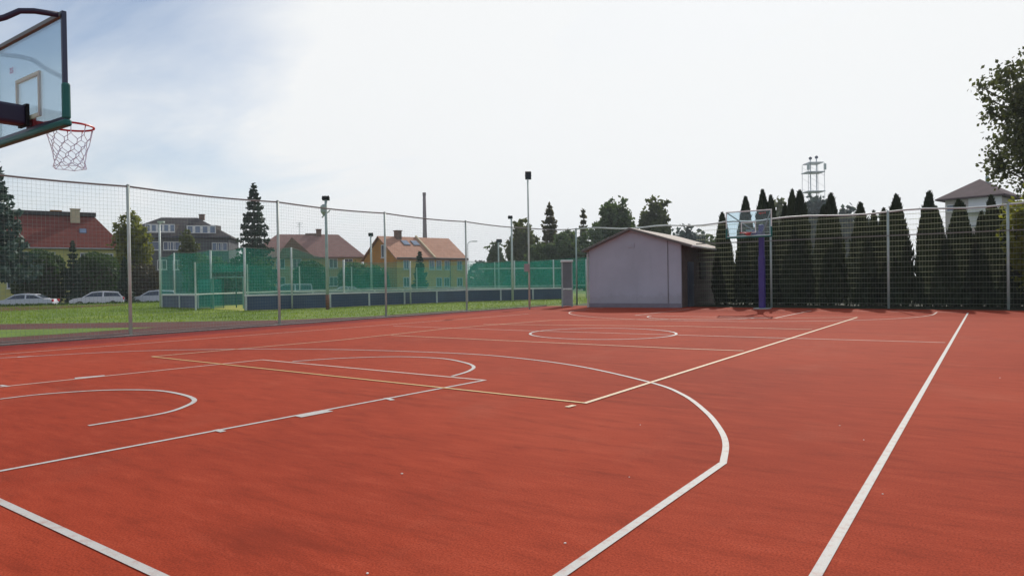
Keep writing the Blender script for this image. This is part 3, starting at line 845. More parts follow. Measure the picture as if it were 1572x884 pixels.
# --- shed
S0 = gp(905, 471.5); S1 = gp(1046, 472.5)
sdp = at(905, 440, 1.0)
dS0 = (S0 - CAM).dot(FWD); dS1 = (S1 - CAM).dot(FWD)
def shed():
    ex = (S1 - S0).normalized(); ey = Vector((-ex.y, ex.x, 0)); L = (S1 - S0).length; D = 7.5
    root = empty('shed', S0, 'mauve rendered shed with pale low pitched roof at the end of the court', 'shed')
    q = lambda x, y, z: S0 + ex * x + ey * y + Vector((0, 0, z))
    eL = zat(905, 383, dS0); eR = zat(1046, 373, dS1)
    uM = 971; xM = L * (uM - 905) / (1046 - 905.0) * 1.02; zM = zat(uM, 352, (dS0 + dS1) / 2)
    w = MB(); w.prism([q(0, 0, 0), q(L, 0, 0), q(L, 0, eR - 0.03), q(xM, 0, zM - 0.03), q(0, 0, eL - 0.03)], ey * 0.14)
    w.build('front_wall', MT['shed_wall'], root)
    w = MB(); w.box(q(L - 0.06, D / 2 + 0.07, eR / 2 - 0.03), (0.12, D - 0.14, eR - 0.06), ex, ey)
    w.box(q(0.06, D / 2 + 0.07, eL / 2 - 0.03), (0.12, D - 0.14, eL - 0.06), ex, ey)
    w.box(q(L / 2, D - 0.06, eL / 2 - 0.03), (L - 0.24, 0.12, eL - 0.06), ex, ey)
    w.build('side_wall', MT['shed_side'], root)
    t = 0.07; r = MB(); ovs = 0.28; ovf = 0.22
    sl = (zM - eL) / xM; sr = (zM - eR) / (L - xM)
    for pr in ([q(-ovs, -ovf, eL - sl * ovs), q(xM, -ovf, zM), q(xM, -ovf, zM + t), q(-ovs, -ovf, eL - sl * ovs + t)],
               [q(xM, -ovf, zM), q(L + 0.55, -ovf, eR - sr * 0.55), q(L + 0.55, -ovf, eR - sr * 0.55 + t), q(xM, -ovf, zM + t)]):
        r.prism(pr, ey * (D + 0.4))
    ro = r.build('roof', MT['shed_roof'], root)
    f = MB()
    f.bar(q(-ovs, -ovf - 0.012, eL - sl * ovs - 0.0), q(xM, -ovf - 0.012, zM - 0.0), 0.02, 0.09)
    f.bar(q(xM, -ovf - 0.012, zM - 0.0), q(L + 0.55, -ovf - 0.012, eR - sr * 0.55 - 0.0), 0.02, 0.09)
    f.build('barge_board', MT['trim'], ro)
    d = MB(); d.box(q(L + 0.02, 1.6, 1.05), (0.05, 1.0, 2.1), ex, ey); do = d.build('side_door', MT['frame_dark'], root)
    d = MB(); d.box(q(L + 0.06, 1.95, 1.0), (0.05, 0.12, 0.04), ex, ey); d.build('handle', MT['galv'], do)
    d = MB(); d.box(q(L + 0.02, 3.9, 1.7), (0.05, 1.1, 0.8), ex, ey); d.build('side_window', MT['black'], root)
    p = MB(); p.tube([q(-0.05, -0.05, 0.0), q(-0.05, -0.05, eL - 0.25), q(-0.12, 0.15, eL - 0.12)], 0.045, 8); p.build('downpipe', MT['pipe'], root)
    g_ = MB(); g_.tube([q(L + 0.56, -ovf, eR - sr * 0.55), q(L + 0.56, D, eR - sr * 0.55)], 0.06, 8); g_.build('gutter', MT['pipe'], ro)
    cd = MB(); xc = L * 0.868; cd.tube([q(xc, -0.02, 0.2), q(xc, -0.02, eR + 0.25)], 0.014, 6); cd.build('conduit', MT['trim'], root)
    vt = MB(); vt.box(q(xM, -0.012, zM - 0.75), (0.34, 0.03, 0.22), ex, ey)
    for k_ in range(4): vt.box(q(xM, -0.03, zM - 0.83 + 0.052 * k_), (0.30, 0.012, 0.03), ex, ey)
    vt.build('air_vent', MT['shed_wall'], root)
    st = MB(); st.box(q(L / 2, -0.012, 0.10), (L, 0.03, 0.2), ex, ey); st.build('plinth', mk('grey_plinth', (0.21, 0.20, 0.24), 0.9), root)
shed()

# ------------------------------------------------------------------ fences
H = 4.0
def fl(Y): return Vector((-10.6 - 0.02 * Y, Y, 0))
lf_posts = [fl(y) for y in (-2.3, 2.6, 7.41, 12.16, 17.05, 22.13)] + [fl(27.4)]
corner = Vector((-9.7, 29.7, 0))
lf = empty('ball_stop_fence', fl(7.41), 'tall netting fence on grey posts along the left side of the court', 'fence')
for p in lf_posts[:-1]:
    m = MB(); m.tube([p, p + Vector((0, 0, H + 0.03))], 0.042, 12)
    m.tube([p + Vector((0, 0, H + 0.03)), p + Vector((0, 0, H + 0.06))], [0.052, 0.02], 12)
    po = m.build('post', MT['post'], lf, True)
    m = MB(); m.lathe(p, [(0.19, -0.01), (0.19, 0.012), (0.15, 0.025)], 14); m.build('footing', MT['concrete'], po)
line = lf_posts + [corner]
m = MB(); pts = []
for a, b in zip(line[:-1], line[1:]):
    for k in range(6):
        t = k / 6; pts.append(a.lerp(b, t) + Vector((0, 0, H - 0.05 * math.sin(math.pi * t))))
pts.append(corner + Vector((0, 0, H)))
m.tube(pts, 0.026, 6); m.build('top_rope', MT['rope'], lf, True)
m = MB(); m.tube([p + Vector((0, 0, 0.06)) for p in line], 0.012, 6); m.build('bottom_rope', MT['rope'], lf, True)

def netting(name, pts, h, step_v, step_h, tv, th, mat, parent, z0=0.05, sag=0.05, double=False, jit=0.0):
    """knotted square mesh: one thin cord per row and column"""
    rnd = random.Random(3)
    m = MB()
    for a, b in zip(pts[:-1], pts[1:]):
        L = (b - a).length; d = (b - a) / L; n = Vector((-d.y, d.x, 0))
        k = int(L / step_v)
        for i in range(k):
            t = (i + 0.5) / k; p = a.lerp(b, t); top = h - sag * math.sin(math.pi * t)
            j = rnd.uniform(-jit, jit)
            vs = []
            for zz, of in ((z0, j), (z0 + (top - z0) * 0.5, -j), (top, j * 0.3)):
                c = p + d * of + Vector((0, 0, zz))
                vs += [c - d * tv / 2, c + n * tv / 2, c + d * tv / 2, c - n * tv / 2]
            fs = []
            for s_ in range(2):
                for q in range(4):
                    fs.append((s_ * 4 + q, s_ * 4 + (q + 1) % 4, s_ * 4 + 4 + (q + 1) % 4, s_ * 4 + 4 + q))
            m.add(vs, fs)
        kz = int((h - z0) / step_h)
        for i in range(kz):
            zz = z0 + (h - z0) * (i + 0.5) / kz
            sg = sag * (zz / h)
            offs = (-1, 1) if double else (0,)
            for of in offs:
                vs = []; fs = []; ns = 6 if sag else 1
                for s_ in range(ns + 1):
                    t = s_ / ns; c = a.lerp(b, t) + n * of * th * 1.1 + Vector((0, 0, zz - sg * math.sin(math.pi * t) + (rnd.uniform(-jit, jit) if 0 < s_ < ns else 0)))
                    vs += [c - n * th / 2, c + Vector((0, 0, th / 2)), c + n * th / 2, c - Vector((0, 0, th / 2))]
                for s_ in range(ns):
                    for q in range(4):
                        fs.append((s_ * 4 + q, s_ * 4 + (q + 1) % 4, s_ * 4 + 4 + (q + 1) % 4, s_ * 4 + 4 + q))
                m.add(vs, fs)
    return m.build(name, mat, parent, True)
netting('net', line, H, 0.095, 0.095, 0.0035, 0.0035, MT['netcord'], lf, jit=0.012)

# back fence
def colY(u, Y):
    """ground point on the line y = Y in column u"""
    lo, hi = 5.0, 120.0
    for _ in range(60):
        mid = (lo + hi) / 2
        if at(u, 440, mid).y < Y: lo = mid
        else: hi = mid
    p = at(u, 440, lo); return Vector((p.x, Y, 0))
BF = 29.4
bposts = [colY(u, BF) for u in (1184, 1364, 1548)]
bposts.append(bposts[-1] * 2 - bposts[-2])
wallend = Vector((-3.1, BF + 0.02, 0))
bf = empty('mesh_fence', bposts[0], 'tall fence of double cord mesh across the far end before the thuja hedge', 'fence')
Hb = zat(1184, 336.5, (bposts[0] - CAM).dot(FWD))
for p in bposts + [corner]:
    m = MB(); m.tube([p, p + Vector((0, 0, Hb + 0.04 if p is not corner else H + 0.05))], 0.045, 10); m.build('post', MT['galv'], bf, True)
m = MB(); tp = []
rl = [corner + Vector((0, 0, H)), Vector((wallend.x - 2.6, BF, Hb - 0.02)), Vector((wallend.x + 0.9, BF, Hb - 0.05))] + [p + Vector((0, 0, Hb)) for p in bposts]
for a, b in zip(rl[:-1], rl[1:]):
    for k in range(6): tp.append(a.lerp(b, k / 6) + Vector((0, 0, 0.045 * math.sin(k / 6 * math.pi * 2))))
tp.append(rl[-1]); m.tube(tp, 0.035, 8); m.build('top_rail', MT['pale_steel'], bf, True)
netting('wire_mesh', [wallend] + bposts, Hb - 0.03, 0.10, 0.20, 0.0036, 0.014, MT['wire'], bf, z0=0.1, sag=0.0, double=True)
m = MB(); zz = Hb - 0.95
for a, b in zip([wallend] + bposts[:-1], bposts): m.bar(a + Vector((0, -0.03, zz)), b + Vector((0, -0.03, zz)), 0.03, 0.035)
m.build('middle_rail', MT['rope'], bf)
netting('side_mesh', [corner, Vector((-7.8, 29.6, 0))], H - 0.1, 0.10, 0.2, 0.006, 0.008, MT['netcord'], bf, z0=0.1, sag=0.0)

# tall cabinet by the shed
cb = gp(871.5, 471); dcb = (cb - CAM).dot(FWD)
ct = empty('metal_cabinet', cb, 'tall narrow grey metal cabinet with white cap beside the shed', 'cabinet')
ch = zat(871, 399, dcb); cw = 16.5 / F_PX * dcb
cx = RGT.copy(); cx.z = 0; cx.normalize(); cyv = Vector((-cx.y, cx.x, 0)); UZ = Vector((0, 0, 1))
m = MB()
for sx in (-1, 1):
    for s2 in (-1, 1):
        m.box(cb + cx * (sx * (cw / 2 - 0.025)) + cyv * (0.22 * s2 + 0.25) + UZ * (ch / 2 - 0.03), (0.05, 0.05, ch - 0.06), cx, cyv)
m.build('frame', MT['galv'], ct)
m = MB(); m.box(cb + cyv * 0.25 + UZ * (ch - 0.05), (cw + 0.06, 0.56, 0.11), cx, cyv); m.build('cap', MT['frame_white'], ct, bevel=0.01)
m = MB(); m.box(cb + cyv * 0.25 + UZ * (ch * 0.675), (cw - 0.1, 0.40, ch * 0.55), cx, cyv); m.build('mesh_door', MT['cab_grey'], ct)
m = MB(); m.box(cb + cyv * 0.25 + UZ * (ch * 0.19), (cw - 0.1, 0.41, ch * 0.34), cx, cyv); m.build('lower_panel', MT['cab_light'], ct)
m = MB(); m.box(cb + cyv * 0.02 + UZ * (ch * 0.385), (cw - 0.1, 0.06, 0.06), cx, cyv); m.build('shelf', MT['frame_white'], ct)

# ------------------------------------------------------------------ hoops
def hoop(label, loc, rz, dz, pole_mat, variant):
    root = empty('basketball_hoop', loc, label, 'basketball hoop', 'basketball hoops at the two ends of the court', rz)
    zc = 3.425 + dz; hw, hh = 0.90, 0.525
    B = lambda mb, n, mat, par=root, **k: mb.build(n, mat, par, local=True, **k)
    m = MB(); m.box((0, 0, zc), (1.74, 0.014, 0.99)); bd = B(m, 'backboard', MT['glass'])
    m = MB(); m.box((0.88, -0.01, zc), (0.040, 0.042, 1.05)); m.box((-0.88, -0.01, zc), (0.040, 0.042, 1.05)); m.box((0, -0.01, zc - hh + 0.03), (1.72, 0.040, 0.050))
    B(m, 'side_frame', MT['frame_dark'] if variant == 'near' else MT['frame_white'], bd, bevel=0.006)
    m = MB(); m.box((0, -0.01, zc + hh - 0.022), (1.72, 0.040, 0.044)); B(m, 'top_frame', MT['frame_tan'] if variant == 'near' else MT['frame_white'], bd, bevel=0.006)
    # padding round the lower edge and corners
    m = MB(); m.box((0, 0, zc - hh - 0.005), (1.825, 0.075, 0.066))
    for sx in (-1, 1): m.box((sx * 0.882, -0.004, zc - hh + 0.20), (0.062, 0.070, 0.345))
    B(m, 'padding', MT['teal_pad'], bd, bevel=0.02)
    m = MB(); w = 0.038; zb = 3.05 + dz
    m.box((0, 0.0, zb + 0.45 - w / 2), (0.59, 0.02, w)); m.box((0, 0.0, zb + w / 2), (0.59, 0.02, w))
    for sx in (-1, 1): m.box((sx * (0.295 - w / 2), 0, zb + 0.225), (w, 0.019, 0.45 - 2 * w))
    B(m, 'target_square', MT['target'] if variant == 'near' else MT['frame_white'], bd)
    # rim and its bracket
    yc = 0.375; rr = 0.229
    m = MB(); pts = [Vector((rr * math.cos(t), yc + rr * math.sin(t), zb)) for t in [2 * math.pi * i / 40 for i in range(41)]]
    m.tube(pts, 0.011, 8)
    m.box((0, 0.08, zb - 0.03), (0.16, 0.15, 0.04)); m.box((0, 0.022, zb - 0.02), (0.17, 0.03, 0.12))
    for sx in (-1, 1): m.bar((sx * 0.06, 0.03, zb - 0.08), (sx * 0.12, yc - 0.19, zb - 0.008), 0.018)
    for i in range(10):
        t = 2 * math.pi * (i + 0.5) / 10
        m.tube([Vector(((rr) * math.cos(t), yc + rr * math.sin(t), zb - 0.008)), Vector(((rr - .006) * math.cos(t), yc + (rr - .006) * math.sin(t), zb - 0.03))], 0.005, 5)
    rim = B(m, 'rim', MT['red'], smooth=False)
    # net of ten knotted cords (the far hoop has lost its net)
    m = MB(); rows = [(0.222, 0.0), (0.19, -0.12), (0.165, -0.215), (0.148, -0.29), (0.142, -0.355), (0.152, -0.415)]
    rnd = random.Random(7 if variant == 'near' else 8)
    def nd(r_i, i, dzz=0.0):
        rad, z = rows[r_i]
        t = 2 * math.pi * (i + (0.5 if r_i % 2 == 0 else 0.0)) / 10
        return Vector((rad * math.cos(t), yc + rad * math.sin(t), zb - 0.03 + z + dzz))
    jit = {(r_i, i): rnd.uniform(-0.010, 0.010) for r_i in range(6) for i in range(10)}
    for r_i in range(len(rows) - 1):
        leg = (0.075, 0.05, 0.035, 0.03, 0.02)[r_i]
        for i in range(10):
            a = nd(r_i, i, jit[r_i, i] if r_i else 0.0); rad, z = rows[r_i]; r2 = rows[r_i + 1][0]
            f_ = (rad + (r2 - rad) * 0.5) / rad
            k_ = Vector((a.x * f_, yc + (a.y - yc) * f_, a.z - leg))
            m.tube([a, k_], 0.0043, 5, False)
            for j in (((i + 1) % 10, i) if r_i % 2 == 0 else (i, (i - 1) % 10)):
                b = nd(r_i + 1, j, jit[r_i + 1, j]); m.tube([k_, b], 0.0036, 5, False)
    for i in range(10): m.tube([nd(5, i, jit[5, i]), nd(5, (i + 1) % 10, jit[5, (i + 1) % 10])], 0.0034, 5, False)
    if variant == 'near': B(m, 'net', MT['white_cord'], rim)
    # arm, braces, pole
    m = MB(); m.box((0, -0.92, zb + 0.03), (0.18, 1.76, 0.20)); B(m, 'arm', MT['navy'] if variant == 'near' else pole_mat, bevel=0.03)
    m = MB(); m.box((0, -0.045, zb + 0.03), (0.22, 0.03, 0.22)); B(m, 'mounting_plate', MT['black'] if variant == 'near' else MT['galv'])
    for sx in (-1, 1):
        c = Vector((sx * 0.86, -0.045, zc + hh - 0.04)); p = Vector((sx * 0.08, -1.75, zb + 0.05))
        if variant == 'near':
            pts = [c, c.lerp(Vector((p.x, p.y, c.z)), 0.10), c.lerp(Vector((p.x, p.y, c.z)), 0.16) + Vector((0, 0, -0.02)), c.lerp(Vector((p.x, p.y, c.z)), 0.22) + Vector((0, 0, -0.10)), p]
        else: pts = [c, p]
        m = MB(); m.tube(pts, 0.026, 10); B(m, 'brace', MT['navy'] if variant == 'near' else MT['galv'], smooth=True)
    m = MB(); m.box((0, -1.88, 1.75 + dz / 2), (0.20, 0.20, 3.5 + dz)); po = B(m, 'pole', MT['navy'] if variant == 'near' else pole_mat, bevel=0.02)
    m = MB(); m.box((0, -1.88, 1.12), (0.25, 0.25, 2.2)); B(m, 'pole_padding', pole_mat, po, bevel=0.05)
    m = MB(); m.box((0, -1.88, 0.015), (0.6, 0.6, 0.03)); B(m, 'base_plate', MT['galv'], po)
    return root, bd, zc

def board_text(bd, txt, mat, size, x, z, flip):
    cu = bpy.data.curves.new('lettering', 'FONT'); cu.body = txt; cu.size = size; cu.extrude = 0.002
    to = bpy.data.objects.new('lettering', cu); COL.objects.link(to)
    dg = bpy.context.evaluated_depsgraph_get(); dg.update()
    me = bpy.data.meshes.new_from_object(to.evaluated_get(dg))
    bpy.data.objects.remove(to)
    o = bpy.data.objects.new('lettering', me); COL.objects.link(o); me.materials.append(mat)
    o.parent = bd; o.location = (x, 0.012, z); o.rotation_euler = (R(90), 0, R(180))
    return o

nh, nb, nz = hoop('nearest basketball hoop with white net, its glass backboard seen from behind', (0.075, 1.25, 0.0), 0.0, 0.0, MT['navy'], 'near')
board_text(nb, 'as', mk_leaf('pink_lettering', (0.58, 0.08, 0.32), (0.64, 0.10, 0.36), 0.6), 0.13, -0.40, nz + 0.19, True)
fc = at(1149, 343.5, 27.2)
fh, fbd, fz = hoop('far basketball hoop without a net on a violet blue pole before the dark thuja hedge', (fc.x, fc.y, 0), math.pi, fc.z - 3.425, MT['purple'], 'far')
lt = board_text(fbd, 'sport', MT['red_ink'], 0.13, -0.40, fz + 0.36, False)

# ------------------------------------------------------------------ rink boards and green netting
def rink():
    segs = RINK
    back = [Vector((segs[5].x - 11.2, segs[5].y + 1.6, 0))]
    root = empty('rink_barrier', segs[2], 'blue grey rink boards with white top rail round the small pitch', 'rink boards')
    h = 0.74
    ring = [segs[0], segs[1], None, segs[2], segs[3], segs[4], segs[5], back[0], segs[0]]
    for i in range(len(ring) - 1):
        a, b = ring[i], ring[i + 1]
        if a is None or b is None: continue
        d = (b - a); L = d.length; d /= L
        m = MB(); m.bar(a + UZ * h / 2, b + UZ * h / 2, 0.05, h - 0.02); m.build('board', MT['board_blue'], root)
        m = MB(); m.bar(a + UZ * (h + 0.035), b + UZ * (h + 0.035), 0.11, 0.09); m.build('top_rail', MT['board_rail'], root)
        n = max(1, int(L / 2.3)); nrm = Vector((-d.y, d.x, 0))
        if nrm.dot(CAM - a) < 0: nrm = -nrm
        m = MB()
        for k in range(n + 1):
            p = a + d * (0.05 + (L - 0.1) * k / n) + nrm * 0.055
            m.box(p + UZ * (h / 2), (0.09, 0.06, h), d, nrm)
        m.build('stanchion', MT['pale_steel'], root)
rink()
def net_post(p, top, r=0.045, mat='pale_steel'):
    return MB().tube([p, Vector((p.x, p.y, top))], r, 8), MT[mat]
gn = empty('green_net_fence', RINK[3], 'see through green safety netting on pale poles above the rink boards', 'netting')
nu = [(247, 471.5, 395, 20), (268, 472.2, 388, 21), (324, 474, 384, 21.5), (376, 477, 380, 20), (448, 474.7, 380, 20), (528, 471.3, 402, 20), (630, 467.2, 401, 20), (716, 463, 401, 20), (790, 461, 400, 20), (850, 459.4, 398.5, 20), (900, 457.6, 398, 20)]
base = []; tops = []
for (u, vb, vt, _) in nu:
    p = gp(u, vb); d = (p - CAM).dot(FWD); p = xy(u, d + 0.12)
    base.append(p); tops.append(zat(u, vt, d + 0.12))
for i, (p, t) in enumerate(zip(base, tops)):
    if i in (0, 7): continue
    m, mt = net_post(p, t, 0.055 if i in (2, 3) else 0.045); m.build('pole', mt, gn, True)
m = MB()
for i in range(len(base) - 1):
    a, b = base[i], base[i + 1]
    if i == 2: za_, zb_ = 2.0, 2.0
    else: za_, zb_ = 0.80, 0.80
    n = 6
    for k in range(n):
        t0, t1 = k / n, (k + 1) / n
        f = lambda t: a.lerp(b, t); tz_ = lambda t: tops[i] + (tops[i + 1] - tops[i]) * t - 0.10 * math.sin(math.pi * t)
        m.poly([f(t0) + UZ * za_, f(t1) + UZ * za_, Vector((*f(t1).xy, tz_(t1))), Vector((*f(t0).xy, tz_(t0)))])
m.build('net', MT['green_net'], gn)
m = MB()
for i in range(len(base) - 1):
    m.tube([Vector((*base[i].xy, tops[i])), Vector((*base[i].lerp(base[i + 1], .5).xy, (tops[i] + tops[i + 1]) / 2 - 0.10)), Vector((*base[i + 1].xy, tops[i + 1]))], 0.012, 5)
m.build('rope', MT['rope'], gn)
# back netting on the far side of the rink
gb = empty('green_net_fence', xy(560, 58), 'lower green netting beyond the rink in front of the parked van', 'netting')
bp = [xy(u, d) for u, d in ((300, 36), (380, 42), (460, 48), (540, 55), (640, 62), (760, 62), (905, 60))]
m = MB(); vt_ = [404, 408, 412, 414, 416, 410, 404]
for i in range(len(bp) - 1):
    t0, t1 = [zat(u, v, d) for u, v, d in ((300, vt_[i], (bp[i] - CAM).dot(FWD)), (300, vt_[i + 1], (bp[i + 1] - CAM).dot(FWD)))]
    m.poly([bp[i] + UZ * 0.1, bp[i + 1] + UZ * 0.1, Vector((*bp[i + 1].xy, t1)), Vector((*bp[i].xy, t0))])
m.build('net', MT['green_net'], gb)
for i, p in enumerate(bp):
    m = MB(); m.tube([p, p + UZ * (zat(300, vt_[i], (p - CAM).dot(FWD)) + 0.05)], 0.045, 8); m.build('pole', MT['pale_steel'], gb)
m = MB()
for a, b in zip(bp[:-1], bp[1:]): m.bar(a + UZ * 0.85, b + UZ * 0.85, 0.05, 0.06)
m.build('rail', MT['pale_steel'], gb)

m = MB(); m.bar(xy(735, 61, zat(735, 412.5, 61)), xy(868, 60, zat(868, 411.5, 60)), 0.07, 0.09); m.build('upper_rail', MT['pale_steel'], gb)
# small goal with teal net in the gap of the boards
g0 = gp(328, 474); g1 = gp(374, 473.5)
go = empty('small_goal', g0, 'small goal with pale teal crossbar and teal net in the gap of the rink boards', 'goal')
gd = (g1 - g0); gl = gd.length; gd /= gl; gnr = Vector((-gd.y, gd.x, 0))
gh = zat(350, 426, (g0 - CAM).dot(FWD))
m = MB(); m.tube([g0, g0 + UZ * gh, g1 + UZ * gh, g1], 0.045, 8); m.build('goal_frame', MT['goal_paint'], go)
m = MB(); m.tube([g0 + gnr * 1.1, g0 + gnr * 1.1 + UZ * gh, g0 + UZ * gh], 0.03, 8); m.tube([g0 + gd * gl * 0.35 + gnr * 1.4, g0 + gd * gl * 0.35 + gnr * 1.4 + UZ * (gh + 0.4)], 0.035, 8)
m.build('net_support', MT['teal_pad'], go)
gu = gp(306, 474)
m = MB(); m.poly([gu + UZ * 0.02, g0 + UZ * 0.02, g0 + UZ * (gh - 0.05), gu + UZ * (gh - 0.1)])
m.poly([gu + gnr * 1.0 + UZ * 0.02, g0 + gnr * 1.0 + UZ * 0.02, g0 + gnr * 1.0 + UZ * (gh - 0.05), gu + gnr * 1.0 + UZ * (gh - 0.1)])
m.poly([gu + UZ * 0.02, gu + gnr * 1.0 + UZ * 0.02, gu + gnr * 1.0 + UZ * (gh - 0.1), gu + UZ * (gh - 0.1)])
m.build('goal_net', mk_net('teal_goal_net', (0.008, 0.20, 0.17), 0.62), go)

# ------------------------------------------------------------------ poles and lamps
def flood(name, label, u, vb, vt, r, head, mat='galv', base_d=None, rust=False, box=None, cat='floodlight', group='floodlight poles round the pitch'):
    if base_d is None:
        p = gp(u, vb); d = (p - CAM).dot(FWD)
    else:
        d = base_d; p = xy(u, d)
    zt = zat(u, vt, d)
    root = empty(name, p, label, cat, group)
    m = MB(); m.tube([p, Vector((p.x, p.y, zt))], [r, r * 0.8], 12); po = m.build('pole', MT[mat], root, True)
    if rust:
        m = MB(); m.tube([p, p + UZ * 0.75], r * 1.12, 12); m.build('pole_foot', MT['rust'], po, True)
    w, h, tilt, off = head
    c = Vector((p.x, p.y, zt + h * 0.35)) + cx * off
    ax = cx; nz = (-cyv * math.cos(tilt) - UZ * math.sin(tilt)).normalized(); ay = nz.cross(ax)
    m = MB(); m.box(c, (w, h, 0.16), ax, ay, nz)
    for k in range(5): m.box(c - nz * 0.11 + ax * (w * (k / 4 - 0.5) * 0.8), (0.02, h * 0.8, 0.06), ax, ay, nz)
    hd = m.build('lamp_head', MT['black'], root, bevel=0.015)
    m = MB(); m.box(c + nz * 0.083, (w * 0.84, h * 0.8, 0.01), ax, ay, nz); m.build('lens', MT['lens'], hd)
    m = MB(); m.bar(c - ax * w * 0.55, Vector((p.x, p.y, zt - 0.1)), 0.03); m.bar(c + ax * w * 0.55, Vector((p.x, p.y, zt - 0.1)), 0.03); m.build('bracket', MT['galv'], root)
    return root, p, zt, d
r1, p, zt, d = flood('floodlight_pole', 'floodlight pole with wide black head and loudspeaker, standing by the near rink boards', 503, 475, 307, 0.085, (0.36, 0.20, 1.25, 0.0), 'galv', rust=True)
m = MB(); zc_ = zat(500, 323, d)
m.lathe(Vector((p.x, p.y, 0)) - cx * 0.11, [(0.05, zc_ - 0.26), (0.16, zc_ - 0.1), (0.17, zc_ + 0.2), (0.06, zc_ + 0.3)], 12)
m.bar(Vector((p.x, p.y, zc_ - 0.12)) - cx * 0.22 - UZ * 0.25, Vector((p.x, p.y, zc_)) + cx * 0.22, 0.05)
m.build('loudspeaker', MT['galv'], r1)
r2, p, zt, d = flood('floodlight_pole', 'tallest slim floodlight pole with a grey switch box, beside the shed cabinet', 813, 474.5, 274, 0.045, (0.28, 0.36, 0.35, 0.02), 'post')
m = MB(); m.box(Vector((p.x, p.y, zat(813, 411, d))) - cx * 0.10 - cyv * 0.10, (0.26, 0.16, 0.36), cx, cyv); m.build('switch_box', mk('mauve_grey_box', (0.33, 0.27, 0.27), 0.6), r2, bevel=0.01)
flood('floodlight_pole', 'pale floodlight pole with small tilted black head, left of the tallest pole', 787, 462, 335, 0.075, (0.30, 0.14, 0.9, -0.08), 'pale_steel')
flood('floodlight_pole', 'far floodlight pole before the orange gable wall', 570.5, 447, 362, 0.10, (0.42, 0.30, 0.5, 0.0), 'pale_steel', base_d=62)
flood('floodlight_pole', 'dark thin floodlight pole against the hazy trees right of the yellow house', 766, 445, 372, 0.10, (0.7, 0.45, 0.4, 0.1), 'post', base_d=85)
# lamp post on the left: plain pale pole with a short arm
p = gp(247, 471); d = (p - CAM).dot(FWD); zt = zat(247, 344, d)
lp = empty('lamp_post', p, 'pale slim lamp post at the left end of the rink boards', 'lamp post')
m = MB(); m.tube([p, Vector((p.x, p.y, zt))], [0.08, 0.06], 10); m.build('pole', MT['pale_steel'], lp, True)
m = MB(); m.tube([Vector((p.x, p.y, zt - 0.05)), Vector((p.x, p.y, zt + 0.1)) + cx * 0.12], 0.04, 8); m.box(Vector((p.x, p.y, zt + 0.12)) + cx * 0.12, (0.40, 0.18, 0.1), cx, cyv); m.build('lamp_head', MT['pale_steel'], lp)
# flag-like pole behind boards
p = xy(528, 46)
pp = empty('net_pole', p, 'plain pale pole standing behind the rink boards before the rose roof house', 'pole')
m = MB(); m.tube([p, Vector((p.x, p.y, zat(528, 399, 46)))], 0.07, 10); m.build('shaft', MT['pale_steel'], pp, True)
m = MB(); m.lathe(p, [(0.16, 0.0), (0.16, 0.06), (0.09, 0.10)], 10); m.build('foot', MT['galv'], pp)
# street lamp with curved arm far behind the yellow house
p = xy(719, 120)
sl = empty('street_lamp', p, 'thin street lamp with a short arm right of the yellow house', 'street lamp')
zt = zat(719, 374, 120)
m = MB(); m.tube([p, Vector((p.x, p.y, zt)), Vector((p.x, p.y, zt + 0.35)) + cx * 0.4, Vector((p.x, p.y, zt + 0.4)) + cx * 0.9], 0.06, 8); m.build('pole', MT['galv'], sl, True)
m = MB(); m.box(Vector((p.x, p.y, zt + 0.38)) + cx * 1.25, (0.9, 0.3, 0.16), cx, cyv); m.build('lamp_head', MT['galv'], sl, bevel=0.03)

